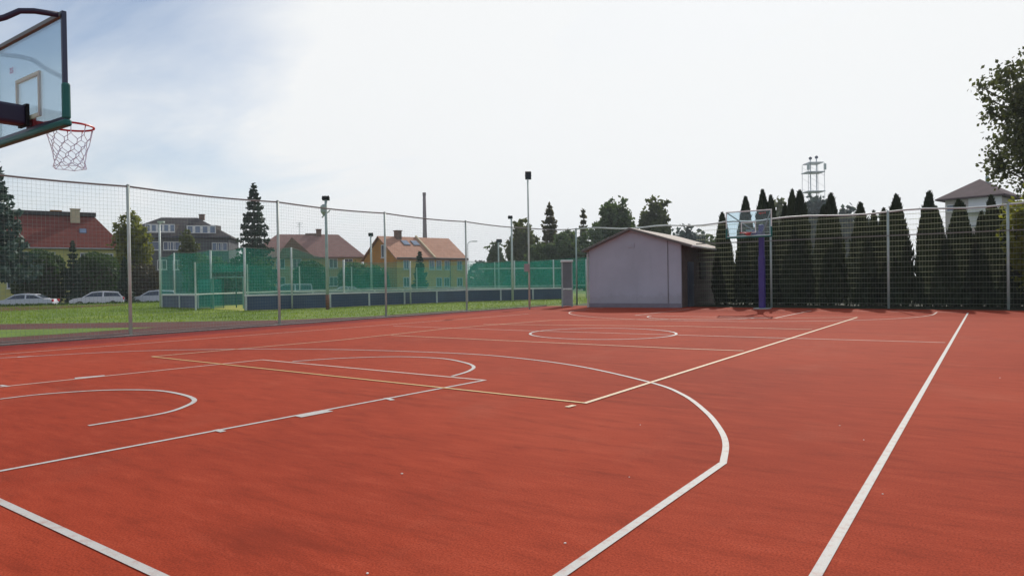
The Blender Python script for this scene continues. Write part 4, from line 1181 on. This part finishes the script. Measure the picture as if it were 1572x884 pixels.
# ------------------------------------------------------------------ vehicles
def car(name, label, p, ang, kind, paint, cat='car', Ls=4.5):
    """local x forward, y left; profile lofted over the width"""
    p = Vector((p[0], p[1], gz(p) + 0.014))
    root = empty(name, p, label, cat, 'cars parked along the street', ang)
    Lh = Ls / 2
    if kind == 'sedan':
        low = [(-Lh, .34), (-Lh + .02, .72), (-Lh + .15, .93), (-Lh + .75, .98), (-1.3, 1.0), (0.85, 0.98), (1.0, .95), (Lh - .35, .80), (Lh - .05, .66), (Lh, .36)]
        top = [(-1.75, .97), (-1.0, 1.38), (-.1, 1.45), (.45, 1.38), (1.15, .95)]
    elif kind == 'wagon':
        low = [(-Lh, .34), (-Lh, .80), (-Lh + .06, 1.0), (-1.3, 1.02), (0.85, 1.0), (1.0, .97), (Lh - .35, .84), (Lh - .05, .70), (Lh, .36)]
        top = [(-Lh + .08, .98), (-Lh + .5, 1.46), (-.3, 1.53), (.4, 1.46), (1.15, .97)]
    else:   # van
        low = [(-Lh, .40), (-Lh, 1.05), (1.3, 1.05), (1.55, 1.0), (Lh - .12, .86), (Lh, .40)]
        top = [(-Lh + .02, 1.04), (-Lh + .12, 1.90), (.6, 1.95), (1.0, 1.88), (1.6, 1.02)]
    W = 0.88
    m = MB(); outl = low; n = len(outl)
    secs = [(-W, 0.94, 0.0), (-W * .92, 1.0, 0.02), (W * .92, 1.0, 0.02), (W, 0.94, 0.0)]
    vs = []
    for (y, k, dz_) in secs:
        for (x, z) in outl: vs.append((x * (1 - (1 - k) * .3), y, z * (1 if z < .5 else (1 - (1 - k) * .6)) + dz_))
    fs = []
    for s_ in range(3):
        for i in range(n):
            j = (i + 1) % n; fs.append((s_ * n + i, s_ * n + j, (s_ + 1) * n + j, (s_ + 1) * n + i))
    fs.append(tuple(range(n))); fs.append(tuple(reversed(range(3 * n, 4 * n))))
    m.add(vs, fs); bo = m.build('body', paint, root, local=True, bevel=0.03)
    m = MB(); vs = []; n = len(top)
    for (y, k) in ((-W * .93, 0), (-W * .72, 1), (W * .72, 1), (W * .93, 0)):
        pass
    lo_w, hi_w = W * .93, W * .70
    zmx = max(z for _, z in top); zmn = min(z for _, z in top)
    hwid = lambda z: lo_w + (hi_w - lo_w) * (z - zmn) / (zmx - zmn)
    L_ = [(x, -hwid(z), z) for x, z in top]; R_ = [(x, hwid(z), z) for x, z in top]
    m.add(L_ + R_, [tuple(range(n)), tuple(reversed(range(n, 2 * n)))] + [(i + 1, i, n + i, n + i + 1) for i in range(n - 1)])
    m.build('roof', paint, bo, local=True)
    # glass: side windows and screens, a little proud of the cabin
    m = MB()
    for sg in (-1, 1):
        x0, z0 = top[0]; xe, ze = top[-1]
        for (a, b) in ((0.04, 0.46), (0.50, 0.94)):
            pts = []
            bx0 = x0 + (xe - x0) * a; bx1 = x0 + (xe - x0) * b
            def topz(x):
                for (xa, za2), (xb, zb2) in zip(top[:-1], top[1:]):
                    if xa <= x <= xb: return za2 + (zb2 - za2) * (x - xa) / (xb - xa)
                return zmn
            xs = [bx0 + (bx1 - bx0) * i / 5 for i in range(6)]
            for x in xs: pts.append((x, zmn + 0.04))
            for x in reversed(xs): pts.append((x, max(zmn + 0.05, topz(x) - 0.10)))
            m.poly([(x, sg * (hwid(z) + 0.012), z) for x, z in pts][::sg])
    for (a, b) in ((top[-2], top[-1]), (top[1], top[0])):
        sgn = 0.012 if a is top[-2] else -0.012
        p1 = (a[0] * .85 + b[0] * .15 + sgn, a[1] * .85 + b[1] * .15 + .012); p2 = (a[0] * .12 + b[0] * .88 + sgn, a[1] * .12 + b[1] * .88 + .012)
        m.poly([(p1[0], -hwid(p1[1]) + .06, p1[1]), (p1[0], hwid(p1[1]) - .06, p1[1]), (p2[0], hwid(p2[1]) - .06, p2[1]), (p2[0], -hwid(p2[1]) + .06, p2[1])])
    m.build('window', MT['pane'], bo, local=True)
    for x in (-Lh + .85, Lh - .9):
        for sg in (-1, 1):
            m = MB(); m.tube([(x, sg * (W - .18), .32), (x, sg * (W + .012), .32)], .32, 18); wo_ = m.build('wheel', MT['tyre'], root, local=True)
            m = MB(); m.tube([(x, sg * (W - .1), .32), (x, sg * (W + .02), .32)], .20, 12); m.build('rim', MT['rim'], wo_, local=True)
    for sg in (-1, 1):
        m = MB(); m.box((-Lh + .03, sg * (W - .14), .84), (.12, .24, .2)); m.build('tail_lamp', MT['tail'], bo, local=True)
        m = MB(); m.box((Lh - .16, sg * (W - .2), .70), (.18, .3, .12)); m.build('headlight', MT['lens'], bo, local=True)
    return root
a_l = math.atan2(-RGT.y, -RGT.x) + R(18)
car('parked_car', 'silver parked sedan at the left edge before the round bush', xy(36, 57.5), a_l, 'sedan', MT['car_silver'], Ls=4.7)
car('parked_car', 'white parked estate car with red tail lamps, left of the first fence post', xy(151, 63), a_l, 'wagon', MT['car_white'], Ls=4.4)
car('parked_car', 'silver parked hatchback just right of the first fence post, by the lamp post', xy(237, 66), a_l, 'wagon', MT['car_silver'], Ls=4.4)
car('parked_car', 'white parked car seen through green netting before the rose roof house', xy(528, 70), a_l, 'sedan', MT['car_white'], Ls=4.4)
car('parked_van', 'pale van parked behind the green netting beside the dark spruce', xy(447, 76), a_l, 'van', MT['car_white'], 'van', 4.6)

# ------------------------------------------------------------------ vegetation
def quads(c, size, aspect, seed, up=None):
    """one small rhombic leaf per centre"""
    rg = np.random.default_rng(seed); n = len(c)
    a = rg.normal(size=(n, 3)); a /= np.linalg.norm(a, axis=1)[:, None]
    if up is not None: a = a * (1 - up) + np.array([0, 0, 1.0]) * up; a /= np.linalg.norm(a, axis=1)[:, None]
    b = np.cross(a, rg.normal(size=(n, 3))); b /= np.linalg.norm(b, axis=1)[:, None] + 1e-9
    s = size * rg.uniform(0.6, 1.3, n)[:, None]
    v = np.stack([c - a * s * aspect, c + b * s * 0.5 - a * s * aspect * 0.1, c + a * s * aspect, c - b * s * 0.5 - a * s * aspect * 0.1], 1)
    return v.reshape(-1, 3)

def tree(name, label, p, h, rw, mat, leaf, n, seed, crown0=0.3, clumps=34, trunk_r=None, cat='tree', group=None, shape='round', spread=1.0, fill=0.5):
    """broadleaf: tapered trunk, limbs, crown of leaf clumps with gaps"""
    p = Vector(p); rg = np.random.default_rng(seed)
    root = empty(name, p, label, cat, group)
    tr = trunk_r or h * 0.02
    cz0 = h * crown0; ch_ = h - cz0; cc_ = np.array([0, 0, cz0 + ch_ * 0.5])
    C = []; ph = rg.uniform(0, 6.28, 6); nc = clumps * 5
    for i in range(nc):
        d = rg.normal(size=3); d /= np.linalg.norm(d)
        az = math.atan2(d[1], d[0])
        lob = 0.84 + 0.13 * math.sin(3 * az + ph[0] + 2.5 * d[2]) + 0.10 * math.sin(5 * az + ph[1] - 4 * d[2]) + 0.09 * math.sin(6 * d[2] + ph[2])
        rad = rg.uniform(0.12, 1.0) ** 0.5 * lob
        q = d * rad * np.array([rw, rw, ch_ * 0.5]) * 0.96
        if shape == 'cone':
            k = 1 - 0.75 * (q[2] / (ch_ * 0.5) * 0.5 + 0.5); q[0] *= k * 1.2; q[1] *= k * 1.2
        C.append((q + cc_, rg.uniform(0.07, 0.19) * min(rw, ch_ * 0.5) * spread))
    for k in range(4): C.append((cc_ + np.array([rg.normal(0, 0.22) * rw, rg.normal(0, 0.22) * rw, ch_ * (0.40 + 0.022 * k)]), 0.13 * rw))
    vol = np.array([r ** 2 for _, r in C]); cnt = (vol / vol.sum() * n * (1 - fill)).astype(int) + 1
    pts = []
    for (c, r), k in zip(C, cnt):
        d = rg.normal(size=(k, 3)); d /= np.linalg.norm(d, axis=1)[:, None] + 1e-9
        pts.append(c + d * (r * rg.uniform(0.2, 1.25, (k, 1))) * np.array([1.1, 1.1, 0.9]))
    # loose leaves between the clumps, thinned where the crown is open
    m_ = int(n * fill * 1.6); d = rg.normal(size=(m_, 3)); d /= np.linalg.norm(d, axis=1)[:, None]
    az = np.arctan2(d[:, 1], d[:, 0])
    lob = 0.86 + 0.11 * np.sin(3 * az + ph[0] + 2.5 * d[:, 2]) + 0.08 * np.sin(5 * az + ph[1] - 4 * d[:, 2]) + 0.07 * np.sin(7 * d[:, 2] + ph[2] + 2 * az) + rg.normal(0, 0.035, m_)
    q = d * (lob * rg.uniform(0.15, 1.0, m_) ** 0.45)[:, None]
    if shape == 'cone':
        k = 1 - 0.75 * (q[:, 2] * 0.5 + 0.5); q[:, 0] *= k * 1.2; q[:, 1] *= k * 1.2
    op = np.sin(q[:, 0] * 8 + ph[3]) * np.sin(q[:, 1] * 8 + ph[4]) + np.sin(q[:, 2] * 9 + ph[5] + 3 * q[:, 0])
    q = q[op > -0.45 + rg.normal(0, 0.25, m_)]
    pts.append(q * np.array([rw, rw, ch_ * 0.5]) + cc_)
    pts = np.concatenate(pts)
    mesh_np('crown', quads(pts, leaf, 0.75, seed + 1), 4, mat, root)
    m = MB(); m.tube([(0, 0, 0), (0.03 * h * 0.2, 0, cz0 * 0.6), (0, 0.02 * h * 0.3, cz0), (0, 0, cz0 + ch_ * 0.55)], [tr * 1.25, tr, tr * 0.85, tr * 0.25], 10)
    for i in range(0, nc, 6):
        c = Vector(C[i][0]); b = Vector((0, 0, min(c.z * 0.75, cz0 + ch_ * 0.45)))
        mid = b.lerp(c, 0.5) + Vector((0, 0, -0.05 * h * 0.3))
        m.tube([b, mid, c], [tr * 0.4, tr * 0.25, tr * 0.08], 6, False)
    m.build('trunk', MT['bark'], root, True, local=True)
    return root

def conifer(name, label, p, h, rw, mat, seed, base=0.06, levels=26, per=9, droop=0.25, cat='tree', fill=1.0, group=None, leaf=None):
    p = Vector(p); rg = np.random.default_rng(seed)
    root = empty(name, p, label, cat, group); pts = []; sz = []
    m = MB(); m.tube([(0, 0, 0), (0, 0, h * 0.5), (0, 0, h * 0.99)], [h * 0.018, h * 0.011, 0.012], 8)
    lf_ = leaf or h * 0.02
    for i in range(levels):
        t = (i + rg.uniform(0, 0.6)) / levels; z = h * (base + (1 - base) * t * 0.985)
        Lb = rw * (1 - t) ** 0.85 * rg.uniform(0.8, 1.1) + 0.015 * h
        for k in range(per):
            a = 2 * math.pi * (k + rg.uniform(-0.35, 0.35)) / per + i * 0.7
            L = Lb * rg.uniform(0.72, 1.12)
            nn = max(6, int(30 * L / rw * fill))
            s_ = np.sqrt(rg.uniform(0.02, 1, nn))
            dr = droop * (s_ ** 1.2) * L * (1 - 0.6 * t) - 0.12 * L * (s_ ** 3)
            w = (1 - s_) * 0.20 * L + 0.05 * L
            x = s_ * L; y = rg.uniform(-1, 1, nn) * w; zz = z - dr + rg.normal(0, 0.02 * L + 0.004 * h, nn)
            pts.append(np.stack([x * math.cos(a) - y * math.sin(a), x * math.sin(a) + y * math.cos(a), zz], 1))
            if k % 3 == 0: m.tube([(0, 0, z), (L * .8 * math.cos(a), L * .8 * math.sin(a), z - droop * 0.75 * L * (1 - .6 * t))], [0.005 * h, 0.0012 * h], 5, False)
    for k in range(8):
        pts.append(np.array([[rg.normal(0, 0.004 * h), rg.normal(0, 0.004 * h), h * (0.955 + 0.006 * k)]]))
    pts = np.concatenate(pts)
    mesh_np('crown', quads(pts, lf_, 0.95, seed + 1), 4, mat, root)
    m.build('trunk', MT['bark'], root, True, local=True)
    return root

def bush(name, label, p, h, rw, mat, seed, n=5000, leaf=0.16, clip=True, cat='bush', z0=0.0, group=None):
    """clipped round bush: leaf skin over a twiggy inside"""
    p = Vector(p); rg = np.random.default_rng(seed)
    root = empty(name, p, label, cat, group)
    d = rg.normal(size=(n, 3)); d /= np.linalg.norm(d, axis=1)[:, None]
    bumps = 1 + 0.05 * np.sin(d[:, 0] * 7 + seed) * np.cos(d[:, 1] * 6) + 0.04 * np.sin(d[:, 2] * 9 + d[:, 0] * 5)
    rad = (0.80 + 0.20 * rg.uniform(0, 1, n) ** 0.5) * bumps * (1 if clip else rg.uniform(0.75, 1.15, n))
    sq = np.sign(d[:, 2]) * np.abs(d[:, 2]) ** 0.92
    c = np.stack([d[:, 0] * rad * rw, d[:, 1] * rad * rw, z0 + (h - z0) / 2 + sq * rad * (h - z0) / 2 * 0.98], 1)
    c = c[c[:, 2] > 0.03]
    mesh_np('crown', quads(c, leaf, 0.8, seed + 1), 4, mat, root)
    m = MB()
    for k in range(5):
        a = k * 1.256; m.tube([(0.05 * math.cos(a), 0.05 * math.sin(a), 0), (rw * .4 * math.cos(a), rw * .4 * math.sin(a), z0 + (h - z0) * .6)], [0.05, 0.015], 6)
    m.lathe((0, 0, z0 * .6 + 0.05 * h), [(rw * 0.3, 0), (rw * 0.66, h * 0.25), (rw * 0.68, h * 0.5), (rw * 0.4, h * 0.72), (0.05, h * 0.78)], 12)
    m.build('stem', MT['bark'], root, local=True)
    return root

def T(fn, name, label, u, vt, d, wpx, mat, seed, **k):
    p = xy(u, d); p.z = gz(p); h = zat(u, vt, d) - p.z; rw = wpx / F_PX * d
    return fn(name, label, p, h, rw, mat, seed=seed, **k)

# thuja hedge: one column of each of four makes, then copies
def thuja_proto(seed):
    rg = np.random.default_rng(seed); n = 5200
    root = empty('thuja', (0, 0, 0), '', 'conifer', 'thujas in the hedge behind the far fence')
    def prof(t): return np.minimum(1.0, (0.86 + 0.9 * t)) * np.where(t > 0.22, np.clip((1 - t) / 0.78, 0, 1) ** 0.62, 1.0)
    t = rg.uniform(0, 1, n) ** 0.85; a = rg.uniform(0, 2 * math.pi, n)
    lump = 1 + 0.10 * np.sin(a * 3 + t * 11 + seed) + 0.07 * np.sin(a * 5 - t * 23)
    r = prof(t) * lump * rg.uniform(0.72, 1.04, n)
    c = np.stack([r * np.cos(a), r * np.sin(a), t * 0.985 + 0.004], 1)
    # unit radius and unit height: flakes stretched so that they come out upright after scaling
    rg2 = np.random.default_rng(seed + 9)
    s = rg2.uniform(0.6, 1.3, n)[:, None]
    out = np.stack([np.cos(a), np.sin(a), np.zeros(n)], 1); tan = np.stack([-np.sin(a), np.cos(a), np.zeros(n)], 1)
    upv = np.stack([rg2.normal(0.03, 0.05, n) * np.cos(a), rg2.normal(0.03, 0.05, n) * np.sin(a), np.full(n, 0.028)], 1)
    tw = tan * np.cos(rg2.uniform(-1.2, 1.2, n))[:, None] + out * np.sin(rg2.uniform(-1.2, 1.2, n))[:, None]
    v = np.stack([c - upv * s * 0.8, c + tw * s * 0.055, c + upv * s, c - tw * s * 0.055], 1).reshape(-1, 3)
    mesh_np('crown', v, 4, MT['thuja'], root)
    m = MB(); m.lathe((0, 0, 0), [(0.66, 0.02), (0.78, 0.12), (0.76, 0.28), (0.60, 0.5), (0.40, 0.72), (0.12, 0.93), (0.01, 0.96)], 14)
    m.build('inner_growth', MT['thuja'], root, local=True)
    m = MB(); m.tube([(0, 0, -0.003), (0, 0, 0.3)], [0.12, 0.08], 8); m.build('trunk', MT['bark'], root, local=True)
    return root
TH = [(1113, 327, 17), (1145, 303, 21), (1173.5, 293.5, 22), (1184.5, 301, 20), (1204, 314, 16), (1216, 292.5, 19), (1225.5, 294.5, 22), (1264, 316.5, 20),
      (1278, 298.5, 23), (1322, 312.5, 21), (1342, 324.5, 16), (1360, 321, 17), (1378, 300, 23), (1424, 295, 24), (1440, 318, 20), (1469, 308, 22), (1480, 311, 20),
      (1504, 326, 17), (1524, 302, 22), (1541, 318, 21), (1574, 316, 24), (1604, 322, 24)]
desc = ['leftmost thuja, half behind the backboard edge of the far hoop', 'thuja whose tip rises above the left half of the far backboard', 'thuja with its tip over the right end of the far backboard',
        'thuja tip just right of the far backboard, lower than its left neighbour', 'short thuja tip between the far backboard and a tall pair', 'left tip of the tall thuja pair below the antenna tower, left side',
        'right tip of the tall thuja pair below the antenna tower, left side', 'short dark thuja right below the antenna tower', 'tall pointed thuja right of the antenna tower', 'lone pointed thuja midway between antenna tower and fence post',
        'small thuja tip left of the second mesh fence post', 'small thuja tip behind the second mesh fence post', 'tall pointed thuja just right of the second mesh fence post', 'tallest broad thuja left of the mauve roofed house',
        'low thuja tip against the left corner of the mauve roofed house', 'thuja tip under the roof of the mauve house, left of a twin', 'thuja tip under the roof of the mauve house, right of a twin', 'short thuja standing before the white front of the mauve house',
        'tall thuja before the white balcony of the mauve house', 'thuja next to the hanging leaves of the right tree', 'thuja behind the leaves of the right tree', 'last thuja at the right end of the hedge']
protos = [thuja_proto(40 + i) for i in range(4)]
rnd = random.Random(5)
for i, (u, v, w) in enumerate(TH):
    Y = 32.15 + rnd.uniform(-0.35, 0.35) + (0.5 if w < 18 else 0)
    q = colY(u, Y); d = (q - CAM).dot(FWD); h = zat(u, v, d); s = w / F_PX * d * rnd.uniform(0.90, 1.08)
    pr = protos[i % 4]
    if i < 4:
        o = pr; o.location = q; o.rotation_euler = (0, 0, rnd.uniform(0, 6)); o.scale = (s, s, h); o['label'] = desc[i]
    else:
        o = dup(pr, q, desc[i], rnd.uniform(0, 6), (s, s, h))
    o.rotation_euler = (rnd.uniform(-0.022, 0.022), rnd.uniform(-0.022, 0.022), o.rotation_euler[2])

# left side trees and bushes
T(conifer, 'blue_spruce', 'large blue green spruce cut by the left edge of the picture', -18, 222, 58, 66, MT['spruce_blue'], 11, base=0.2, levels=34, per=13, droop=0.15, fill=1.6, leaf=0.26)
T(conifer, 'spruce_tree', 'tall dark spruce with spiky tip above the fence, right of the slate house', 392, 281, 84, 36, MT['spruce'], 12, levels=34, per=9, droop=0.22, fill=1.3, leaf=0.27)
T(tree, 'leafy_tree', 'yellow green tree between the red roofed house and the slate house', 204, 322, 74, 30, MT['leaf_yellow'], 13, leaf=0.30, n=5200, crown0=0.12, clumps=40)
T(tree, 'young_tree', 'slender yellow green tree before the slate house dormers', 290, 352, 78, 17, MT['leaf_mid'], 14, leaf=0.24, n=2200, crown0=0.3, clumps=22)
BG = 'round clipped bushes before the houses'
T(bush, 'round_bush', 'left of the two big round clipped bushes before the red roofed house', 62, 384, 66, 37, MT['topiary'], 15, n=7000, leaf=0.2, group=BG)
T(bush, 'round_bush', 'right of the two big round clipped bushes, beside the first fence post', 149, 388, 67, 35, MT['topiary'], 16, n=7000, leaf=0.2, group=BG)
T(conifer, 'small_conifer', 'small pointed conifer between the two big round bushes', 113, 370, 64, 14, MT['spruce'], 17, levels=18, per=9, leaf=0.2)
T(conifer, 'small_conifer', 'dark conifer behind the first fence post', 192, 396, 64, 16, MT['spruce'], 18, levels=18, per=9, leaf=0.2)
T(bush, 'round_bush', 'round bush behind green netting before the rose roof house', 477, 400, 80, 26, MT['topiary'], 19, n=4500, leaf=0.24, group=BG)
T(bush, 'round_bush', 'loose bush behind green netting right of the rose roof house', 545, 405, 82, 24, MT['leaf_mid'], 20, n=3500, leaf=0.28, clip=False, group=BG)
T(bush, 'round_bush', 'dark bush at the foot of the orange gable wall', 575, 410, 78, 22, MT['topiary'], 21, n=3500, leaf=0.26, clip=False, group=BG)
T(bush, 'round_bush', 'dark bush under the far dark spruce', 380, 392, 82, 34, MT['topiary'], 22, n=4500, leaf=0.28, clip=False, group=BG)
T(bush, 'round_bush', 'dark bush in front of the slate house behind the rink netting', 320, 395, 82, 32, MT['leaf_dark'], 23, n=4500, leaf=0.28, clip=False, group=BG)
T(bush, 'brown_shrub', 'brownish shrub beside the lamp post left of the rink', 222, 408, 70, 22, MT['hedge_brown'], 24, n=3000, leaf=0.2, clip=False)
T(conifer, 'small_conifer', 'small dark conifer in front of the yellow house facade', 645, 387, 76, 14, MT['spruce'], 25, levels=18, per=9, leaf=0.24)
# leafy strip added to stand in for the dark band between lawn and street
hp = [xy(-60, 54.5), xy(100, 56), xy(248, 60)]
hv = []; rg = np.random.default_rng(77)
for a, b in zip(hp[:-1], hp[1:]):
    n = 6000; t = rg.uniform(0, 1, n); cpos = np.array(a)[None] * (1 - t)[:, None] + np.array(b)[None] * t[:, None]
    cpos[:, 2] = -0.62 + rg.uniform(0, 0.55, n) * (1 + 0.15 * np.sin(t * 60)); cpos[:, :2] += rg.normal(0, 0.22, (n, 2)); hv.append(cpos)
lh = mesh_np('added_leaf_strip', quads(np.concatenate(hv), 0.13, 0.8, 78), 4, MT['topiary']); tag(lh, 'added dark leafy strip between the lawn and the parked cars', 'hedge')

# dark trees behind the rink, middle of the picture
G2 = 'trees behind the shed and rink'
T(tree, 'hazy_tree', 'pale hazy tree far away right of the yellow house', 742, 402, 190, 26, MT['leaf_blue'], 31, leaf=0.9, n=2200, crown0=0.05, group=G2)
T(tree, 'leafy_tree', 'low dark tree behind the thin dark floodlight pole', 762, 372, 120, 24, MT['leaf_dark'], 32, leaf=0.45, n=4200, crown0=0.05, shape='cone', group=G2)
T(tree, 'leafy_tree', 'dark rounded tree behind the pale floodlight pole', 803, 334, 100, 26, MT['leaf_mid'], 33, leaf=0.40, n=6500, crown0=0.08, group=G2)
T(conifer, 'larch_tree', 'pointed open conifer right of the tallest floodlight pole', 845, 313, 98, 28, MT['leaf_autumn'], 34, levels=30, per=7, droop=0.02, leaf=0.34, fill=1.3, group=G2)
T(tree, 'leafy_tree', 'broad dark tree above the metal cabinet', 868, 352, 90, 34, MT['leaf_dark'], 35, leaf=0.38, n=6500, crown0=0.05, group=G2)
T(conifer, 'larch_tree', 'thin spindly tree top left of the shed ridge', 897, 320, 96, 14, MT['leaf_autumn'], 36, levels=26, per=5, droop=0.0, leaf=0.30, fill=0.8, group=G2)
T(tree, 'leafy_tree', 'large round crowned tree above the left slope of the shed roof', 945, 303, 96, 37, MT['leaf_dark'], 37, leaf=0.40, n=10000, crown0=0.22, clumps=44, spread=1.0, group=G2)
T(tree, 'leafy_tree', 'dense round crowned tree above the shed ridge', 1007, 301, 98, 27, MT['leaf_mid'], 38, leaf=0.40, n=8000, crown0=0.18, clumps=36, spread=1.0, group=G2)
T(tree, 'leafy_tree', 'dark tree filling the gap behind the shed left corner', 905, 352, 92, 34, MT['leaf_dark'], 39, leaf=0.4, n=6000, crown0=0.05, group=G2)
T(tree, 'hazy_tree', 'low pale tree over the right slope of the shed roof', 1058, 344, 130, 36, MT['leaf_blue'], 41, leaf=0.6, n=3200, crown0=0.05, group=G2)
T(tree, 'leafy_tree', 'low dark tree at the right end of the shed roof', 1094, 358, 110, 18, MT['leaf_dark'], 42, leaf=0.5, n=1600, crown0=0.05, group=G2)
T(tree, 'leafy_tree', 'dark tree between the two floodlight poles and the pointed conifer', 828, 372, 90, 28, MT['leaf_dark'], 43, leaf=0.4, n=5000, crown0=0.04, group=G2)
T(tree, 'leafy_tree', 'dark low tree left of the pale floodlight pole', 782, 392, 95, 20, MT['leaf_dark'], 44, leaf=0.42, n=2200, crown0=0.04, group=G2)
fw = []; rg = np.random.default_rng(91)
for k in range(60):
    u_ = rg.uniform(430, 1110); d_ = rg.uniform(150, 190); c_ = xy(u_, d_); hh = rg.uniform(2.5, 5.2)
    n_ = 160; q_ = rg.normal(size=(n_, 3)); q_ /= np.linalg.norm(q_, axis=1)[:, None]
    fw.append(q_ * rg.uniform(0.6, 1.1, (n_, 1)) * np.array([5.0, 5.0, hh * 0.55]) + np.array([c_.x, c_.y, LOW + hh * 0.5]))
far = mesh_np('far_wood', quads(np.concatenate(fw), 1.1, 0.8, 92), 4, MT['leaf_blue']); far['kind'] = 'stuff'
# hill trees behind the hedge on the right
G3 = 'far trees behind the thuja hedge'
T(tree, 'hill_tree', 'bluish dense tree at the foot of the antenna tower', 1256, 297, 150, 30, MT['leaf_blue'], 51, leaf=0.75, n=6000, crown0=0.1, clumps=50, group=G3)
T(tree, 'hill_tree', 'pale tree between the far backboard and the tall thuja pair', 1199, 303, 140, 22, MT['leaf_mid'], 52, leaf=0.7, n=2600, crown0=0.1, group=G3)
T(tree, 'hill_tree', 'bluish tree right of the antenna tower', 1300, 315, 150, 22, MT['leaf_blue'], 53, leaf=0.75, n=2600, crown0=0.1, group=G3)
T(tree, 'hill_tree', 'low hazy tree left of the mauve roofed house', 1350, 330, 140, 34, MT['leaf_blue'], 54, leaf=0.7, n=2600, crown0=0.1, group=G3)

# big tree on the right edge
rt = xy(1664, 31)
tree('broadleaf_tree', 'large backlit broadleaf tree hanging into the right edge', rt, zat(1600, 40, 31), 148 / F_PX * 31, mk_leaf('olive_leaf', (0.055, 0.068, 0.028), (0.11, 0.12, 0.048), 0.36), 0.14, 30000, 61, crown0=0.34, clumps=85, trunk_r=0.22, spread=0.8, fill=0.22)
br = xy(1606, 25.3)
tree('young_tree', 'yellow green low tree at the right end of the far mesh fence', br, zat(1600, 268, 25.3), 60 / F_PX * 25.3, MT['leaf_yellow'], 0.11, 12000, 62, crown0=0.06, clumps=40, trunk_r=0.1)

# ------------------------------------------------------------------ small things on the court
pe = None
spots = [(617, 727, 'pale pebble lying alone in the middle of the red court', 1.3), (867.5, 833.5, 'small pale pebble left of the thick corner line near the bottom', 1.0), (983, 652, 'tiny pale pebble inside the three point arc', .8), (966, 732, 'tiny pebble left of the arc corner', .7),
         (564, 880, 'pebble at the bottom edge of the picture', 1.0), (1289, 653, 'pebble between the arc and the right side line', .9), (1326, 675, 'pebble close to the right side line', .8), (1535, 580, 'pebble right of the side line, farthest right', 1.0), (1355, 758, 'pebble right of the side line near the bottom', .8)]
for i, (u, v, lab, s) in enumerate(spots):
    if pe is None:
        m = MB(); m.lathe((0, 0, 0), [(0.008, 0), (0.013, 0.003), (0.011, 0.006), (0.004, 0.008)], 7)
        pe = m.build('pebble', MT['stone'], None, True); o = pe
    else:
        o = pe.copy(); COL.objects.link(o)
    o.location = gp(u, v) ; o.scale = (s * 0.62, s * 0.5, s * 0.62); o.rotation_euler = (0, 0, i * 1.3)
    tag(o, lab, 'pebble', 'pebbles on the court')

# ------------------------------------------------------------------ air
hz = MB(); hz.box((-120, 300, 44), (1900, 1500, 92))
ho = hz.build('haze', MT['galv']); ho.data.materials.clear()
hm_ = bpy.data.materials.new('summer_air'); hm_.use_nodes = True
hn = hm_.node_tree
for n in list(hn.nodes):
    if n.type != 'OUTPUT_MATERIAL': hn.nodes.remove(n)
pv_ = hn.nodes.new('ShaderNodeVolumePrincipled')
pv_.inputs['Color'].default_value = (0.80, 0.88, 0.97, 1)
pv_.inputs['Density'].default_value = 0.00042
pv_.inputs['Anisotropy'].default_value = 0.3
hn.links.new(pv_.outputs[0], hn.nodes['Material Output'].inputs['Volume'])
ho.data.materials.append(hm_); ho['kind'] = 'stuff'
